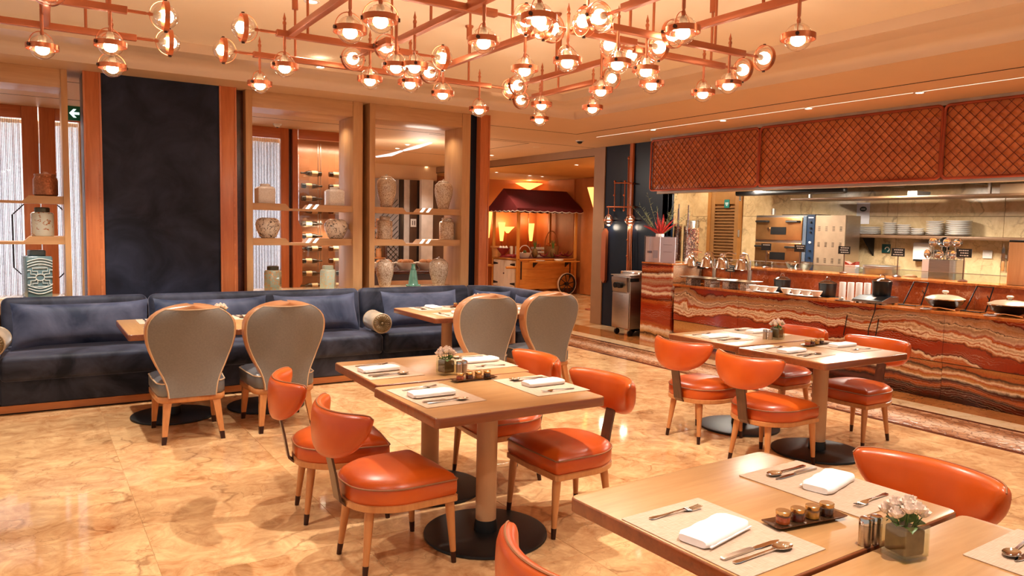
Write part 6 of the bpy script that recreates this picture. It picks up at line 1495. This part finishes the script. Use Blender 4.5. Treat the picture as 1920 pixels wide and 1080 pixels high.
for k in range(6): a = k*1.0472; tag(MB().sphere((x_+.078*math.cos(a), y_+.078*math.sin(a), ZD+.225), .036, 12, 8, sz=1.2).build('egg', m_white), 'white egg in the red footed bowl', 'egg', 'eggs in the red bowl')
x_, y_, _ = cpos(931, 470, .86); tag(MB().lathe([(.10, 0), (.12, .2), (.15, .22), (.15, .25), (.11, .25)], n=20).build('cream_bowl', m_wick, None, (x_, y_, ZD)), 'small wicker tub beside the red bowl on the cart', 'tub')
for k, (u, nm) in enumerate(((960, 'first'), (965, 'second'))):
    x_, y_, _ = cpos(u, 465, .5); tag(MB().rbox(-.03, .03, -.03, .03, 0, .26, .006).build('spice_box', m_wplank, None, (x_-.02+.07*k, y_, ZD)), 'tall cream packet beside the corner post of the cart, %s of two' % nm, 'packet')
x_, y_, _ = cpos(960, 478, .1); mb = MB()
for k in range(4): mb.sphere((-.09+.06*k, .03*(k % 2), .047), .062, 10, 6, sx=1.1, sy=1, sz=.7)
tag(mb.build('draped_cloth', m_redc, None, (x_, y_, ZD)), 'crumpled red cloth spread over the cart end', 'cloth')
for u, nm in ((1013, 'nearest the corner post'), (1048, 'near the far post')):
    p = at(u, 488, y=CY-.15); tag(MB().lathe([(.001, 0), (.08, 0), (.11, .014), (.11, .02), (.001, .012)] if u < 1020 else [(.001, 0), (.09, 0), (.11, .02), (.11, .05), (.001, .045)], n=24).build('white_plate', m_white, None, (p.x, CY-.15, zb1-.049)), 'white dish on the flap shelf of the cart, %s' % nm, 'plate')
# ---------------------------------------------------------------- wall-mounted globe light on the blue wall
def yz(u, v): p = at(u, v, x=XP-.08); return p.y, p.z
wl = thing('wall_light', 'copper tube wall light with two glass globes on the dark blue wall', 'wall light', (XP-.08, 0, 0))
def tb_(pts, r=.012, nm='tube'): return MB().tube([(0, y, z) for y, z in pts], r, 8).build(nm, m_copper, wl)
tb_([yz(1179, 293), yz(1177, 402)]); tb_([yz(1177, 402), yz(1184, 420)], .012); tb_([yz(1179, 424), yz(1176, 555), yz(1168, 572)], .012); tb_([yz(1183, 420), yz(1184, 572)], .010)
tb_([yz(1153, 338), yz(1152, 394)], .009); tb_([yz(1172, 338), yz(1170, 394)], .009); tb_([yz(1152, 343), yz(1172, 343), yz(1186, 344)], .010); tb_([yz(1138, 388), yz(1186, 388)], .011); tb_([yz(1141, 386), yz(1141, 412)], .008)
for u, v in ((1153, 340), (1172, 340), (1152, 366), (1170, 366), (1152, 394), (1170, 394), (1179, 297), (1177, 450), (1176, 480)): y, z = yz(u, v); MB().sphere((0, y, z), .02, 10, 6).build('joint_ball', m_copper, wl)
for u, v in ((1141, 413), (1182, 413)):
    y, z = yz(u, v); g = MB().sphere((0, y, z), .085, 20, 12).build('glass_globe', m_globe, wl, ang=80); MB().sphere((0, y, z), .034, 12, 8).build('bulb', emit('wall_bulb_glow', (255, 226, 196), 3.5), g)
    MB().lathe([(.088, -.014), (.092, -.014), (.092, .014), (.088, .014), (.088, -.014)], (0, y, z), 32, cap=False).build('ring_band', m_copper, g); MB().tube([(0, y+.092*math.cos(R(a)), z+.092*math.sin(R(a))) for a in range(0, 360, 12)], .003, 5, True).build('hoop', m_copper, g)
    light('wall_globe_lamp', 'POINT', (XP-.08, y, z-.11), 2.5*SP, (1, .82, .62), .05)
MB().cyl((0, yz(1184, 388)[0], yz(1184, 388)[1]), (.08, yz(1184, 388)[0], yz(1184, 388)[1]), .016, n=10).build('wall_fixing', m_copper, wl); MB().cyl((0, yz(1184, 344)[0], yz(1184, 344)[1]), (.08, yz(1184, 344)[0], yz(1184, 344)[1]), .012, n=10).build('wall_fixing', m_copper, wl)
# ---------------------------------------------------------------- stainless machine on casters
t = thing('ice_cream_machine', 'slim stainless machine on casters with two black knobs beside the onyx pillar', 'machine', (7.62, 8.66, 0)); hw = .20
MB().rbox(-.16, .26, -hw, hw, .11, .90, .006).build('body', m_steel, t); MB().rbox(-.175, -.16, -hw+.012, hw-.012, .12, .64, .003).build('lower_panel', m_steel, t); hp = MB().prism([(-.19, .66), (-.16, .66), (-.16, .88), (-.215, .88), (-.215, .83)], -hw+.03, hw-.03, 'y').build('tap_panel', m_steel, t, smooth=False)
for y in (.045, -.045): MB().cyl((-.255, y, .76), (-.18, y, .76), .042, n=16).build('black_knob', m_black, hp)
MB().rbox(-.20, .27, -hw-.01, hw+.01, .90, .915, .004).build('top', m_steel, t); MB().rbox(-.05, .24, -.27, .16, .915, .96, .006).build('drip_tray', m_chrome, t); MB().box(-.17, .0, -hw-.006, -hw, .82, .87).build('corner_handle', m_black, t, smooth=False)
MB().box(-.178, -.175, -.05, .02, .60, .612).build('maker_plate', m_steel, t, smooth=False)
for k in range(5): MB().tube([(-.04+.06*k, -.26, .962), (-.04+.06*k, .15, .962)], .004, 5).build('grate_bar', m_steel, t)
for sx in (-.12, .2):
    for sy in (-.15, .15):
        c = MB().tube([(sx, sy, .11), (sx, sy, .075), (sx+.02, sy, .05)], .012, 6).build('caster_fork', m_steel, t); mb = MB(); mb.cyl((sx+.02, sy-.014, .045), (sx+.02, sy+.014, .045), .045, n=18); mb.build('caster_wheel', m_iron, c)
MB().box(.26, .38, -.24, .22, .02, .93).build('rear_housing', M('dark_housing', (40, 36, 36), .4), t, smooth=False)
# ---------------------------------------------------------------- buffet glimpsed through the second shelf unit
t = thing('buffet_table', 'dark buffet table with drawers seen through the shelf unit', 'buffet', (5.12, 10.9, 0)); MB().rbox(-.6, 1.05, 0, .8, .82, .87, .006).build('top', m_dkstone, t); MB().box(-.55, 1.0, .03, .78, 0, .82).build('body', M('buffet_dark', (58, 36, 28), .35), t, smooth=False)
for k in range(3): MB().rbox(-.5+.5*k, -.04+.5*k, .015, .03, .45, .72, .004).build('drawer', M('buffet_wood', (176, 120, 70), .4), t)
for k in range(4):
    o = thing('bread_basket', 'pale bread basket on the dark buffet, %s from the wine cabinet' % ('first', 'second', 'third', 'fourth')[k], 'basket', (4.72+.37*k, 11.2, .871), 0, 'bread baskets on the buffet'); MB().lathe([(.11, 0), (.17, .10), (.18, .12), (.165, .12), (.1, .01)], n=20).build('bowl', m_wplank, o)
    for q in range(4): MB().sphere((.07*math.cos(q*1.6+k), .07*math.sin(q*1.6+k), .13), .055, 10, 7, sx=1.2, sz=.7).build('bread_roll', M('bread_crust', (158, 96, 46), .7, var=.3), o)
t = thing('condiment_rack', 'open rack with two shelves of jars and boards near the trellis', 'rack', (5.75, 14.4, 0))
for s in (-.3, .3): MB().rbox(s-.02, s+.02, -.15, .15, 0, 1.75, .004).build('upright', m_strap, t)
for z in (.9, 1.2, 1.5): MB().rbox(-.3, .3, -.15, .15, z, z+.025, .003).build('board', m_beech, t)
for z in (.925, 1.225, 1.525):
    for k in range(3): tag(MB().lathe([(.001, 0), (.06, 0), (.062, .12), (.05, .15), (.055, .155), (.055, .18), (.001, .18)], n=14).build('storage_jar', M('amber_jar', (196, 140, 90), .25), None, (5.57+.18*k, 14.35, z+.001)), 'amber storage jar on the %s shelf of the open rack' % {.925: 'lowest', 1.225: 'middle', 1.525: 'top'}[z], 'jar', 'jars on the open rack')
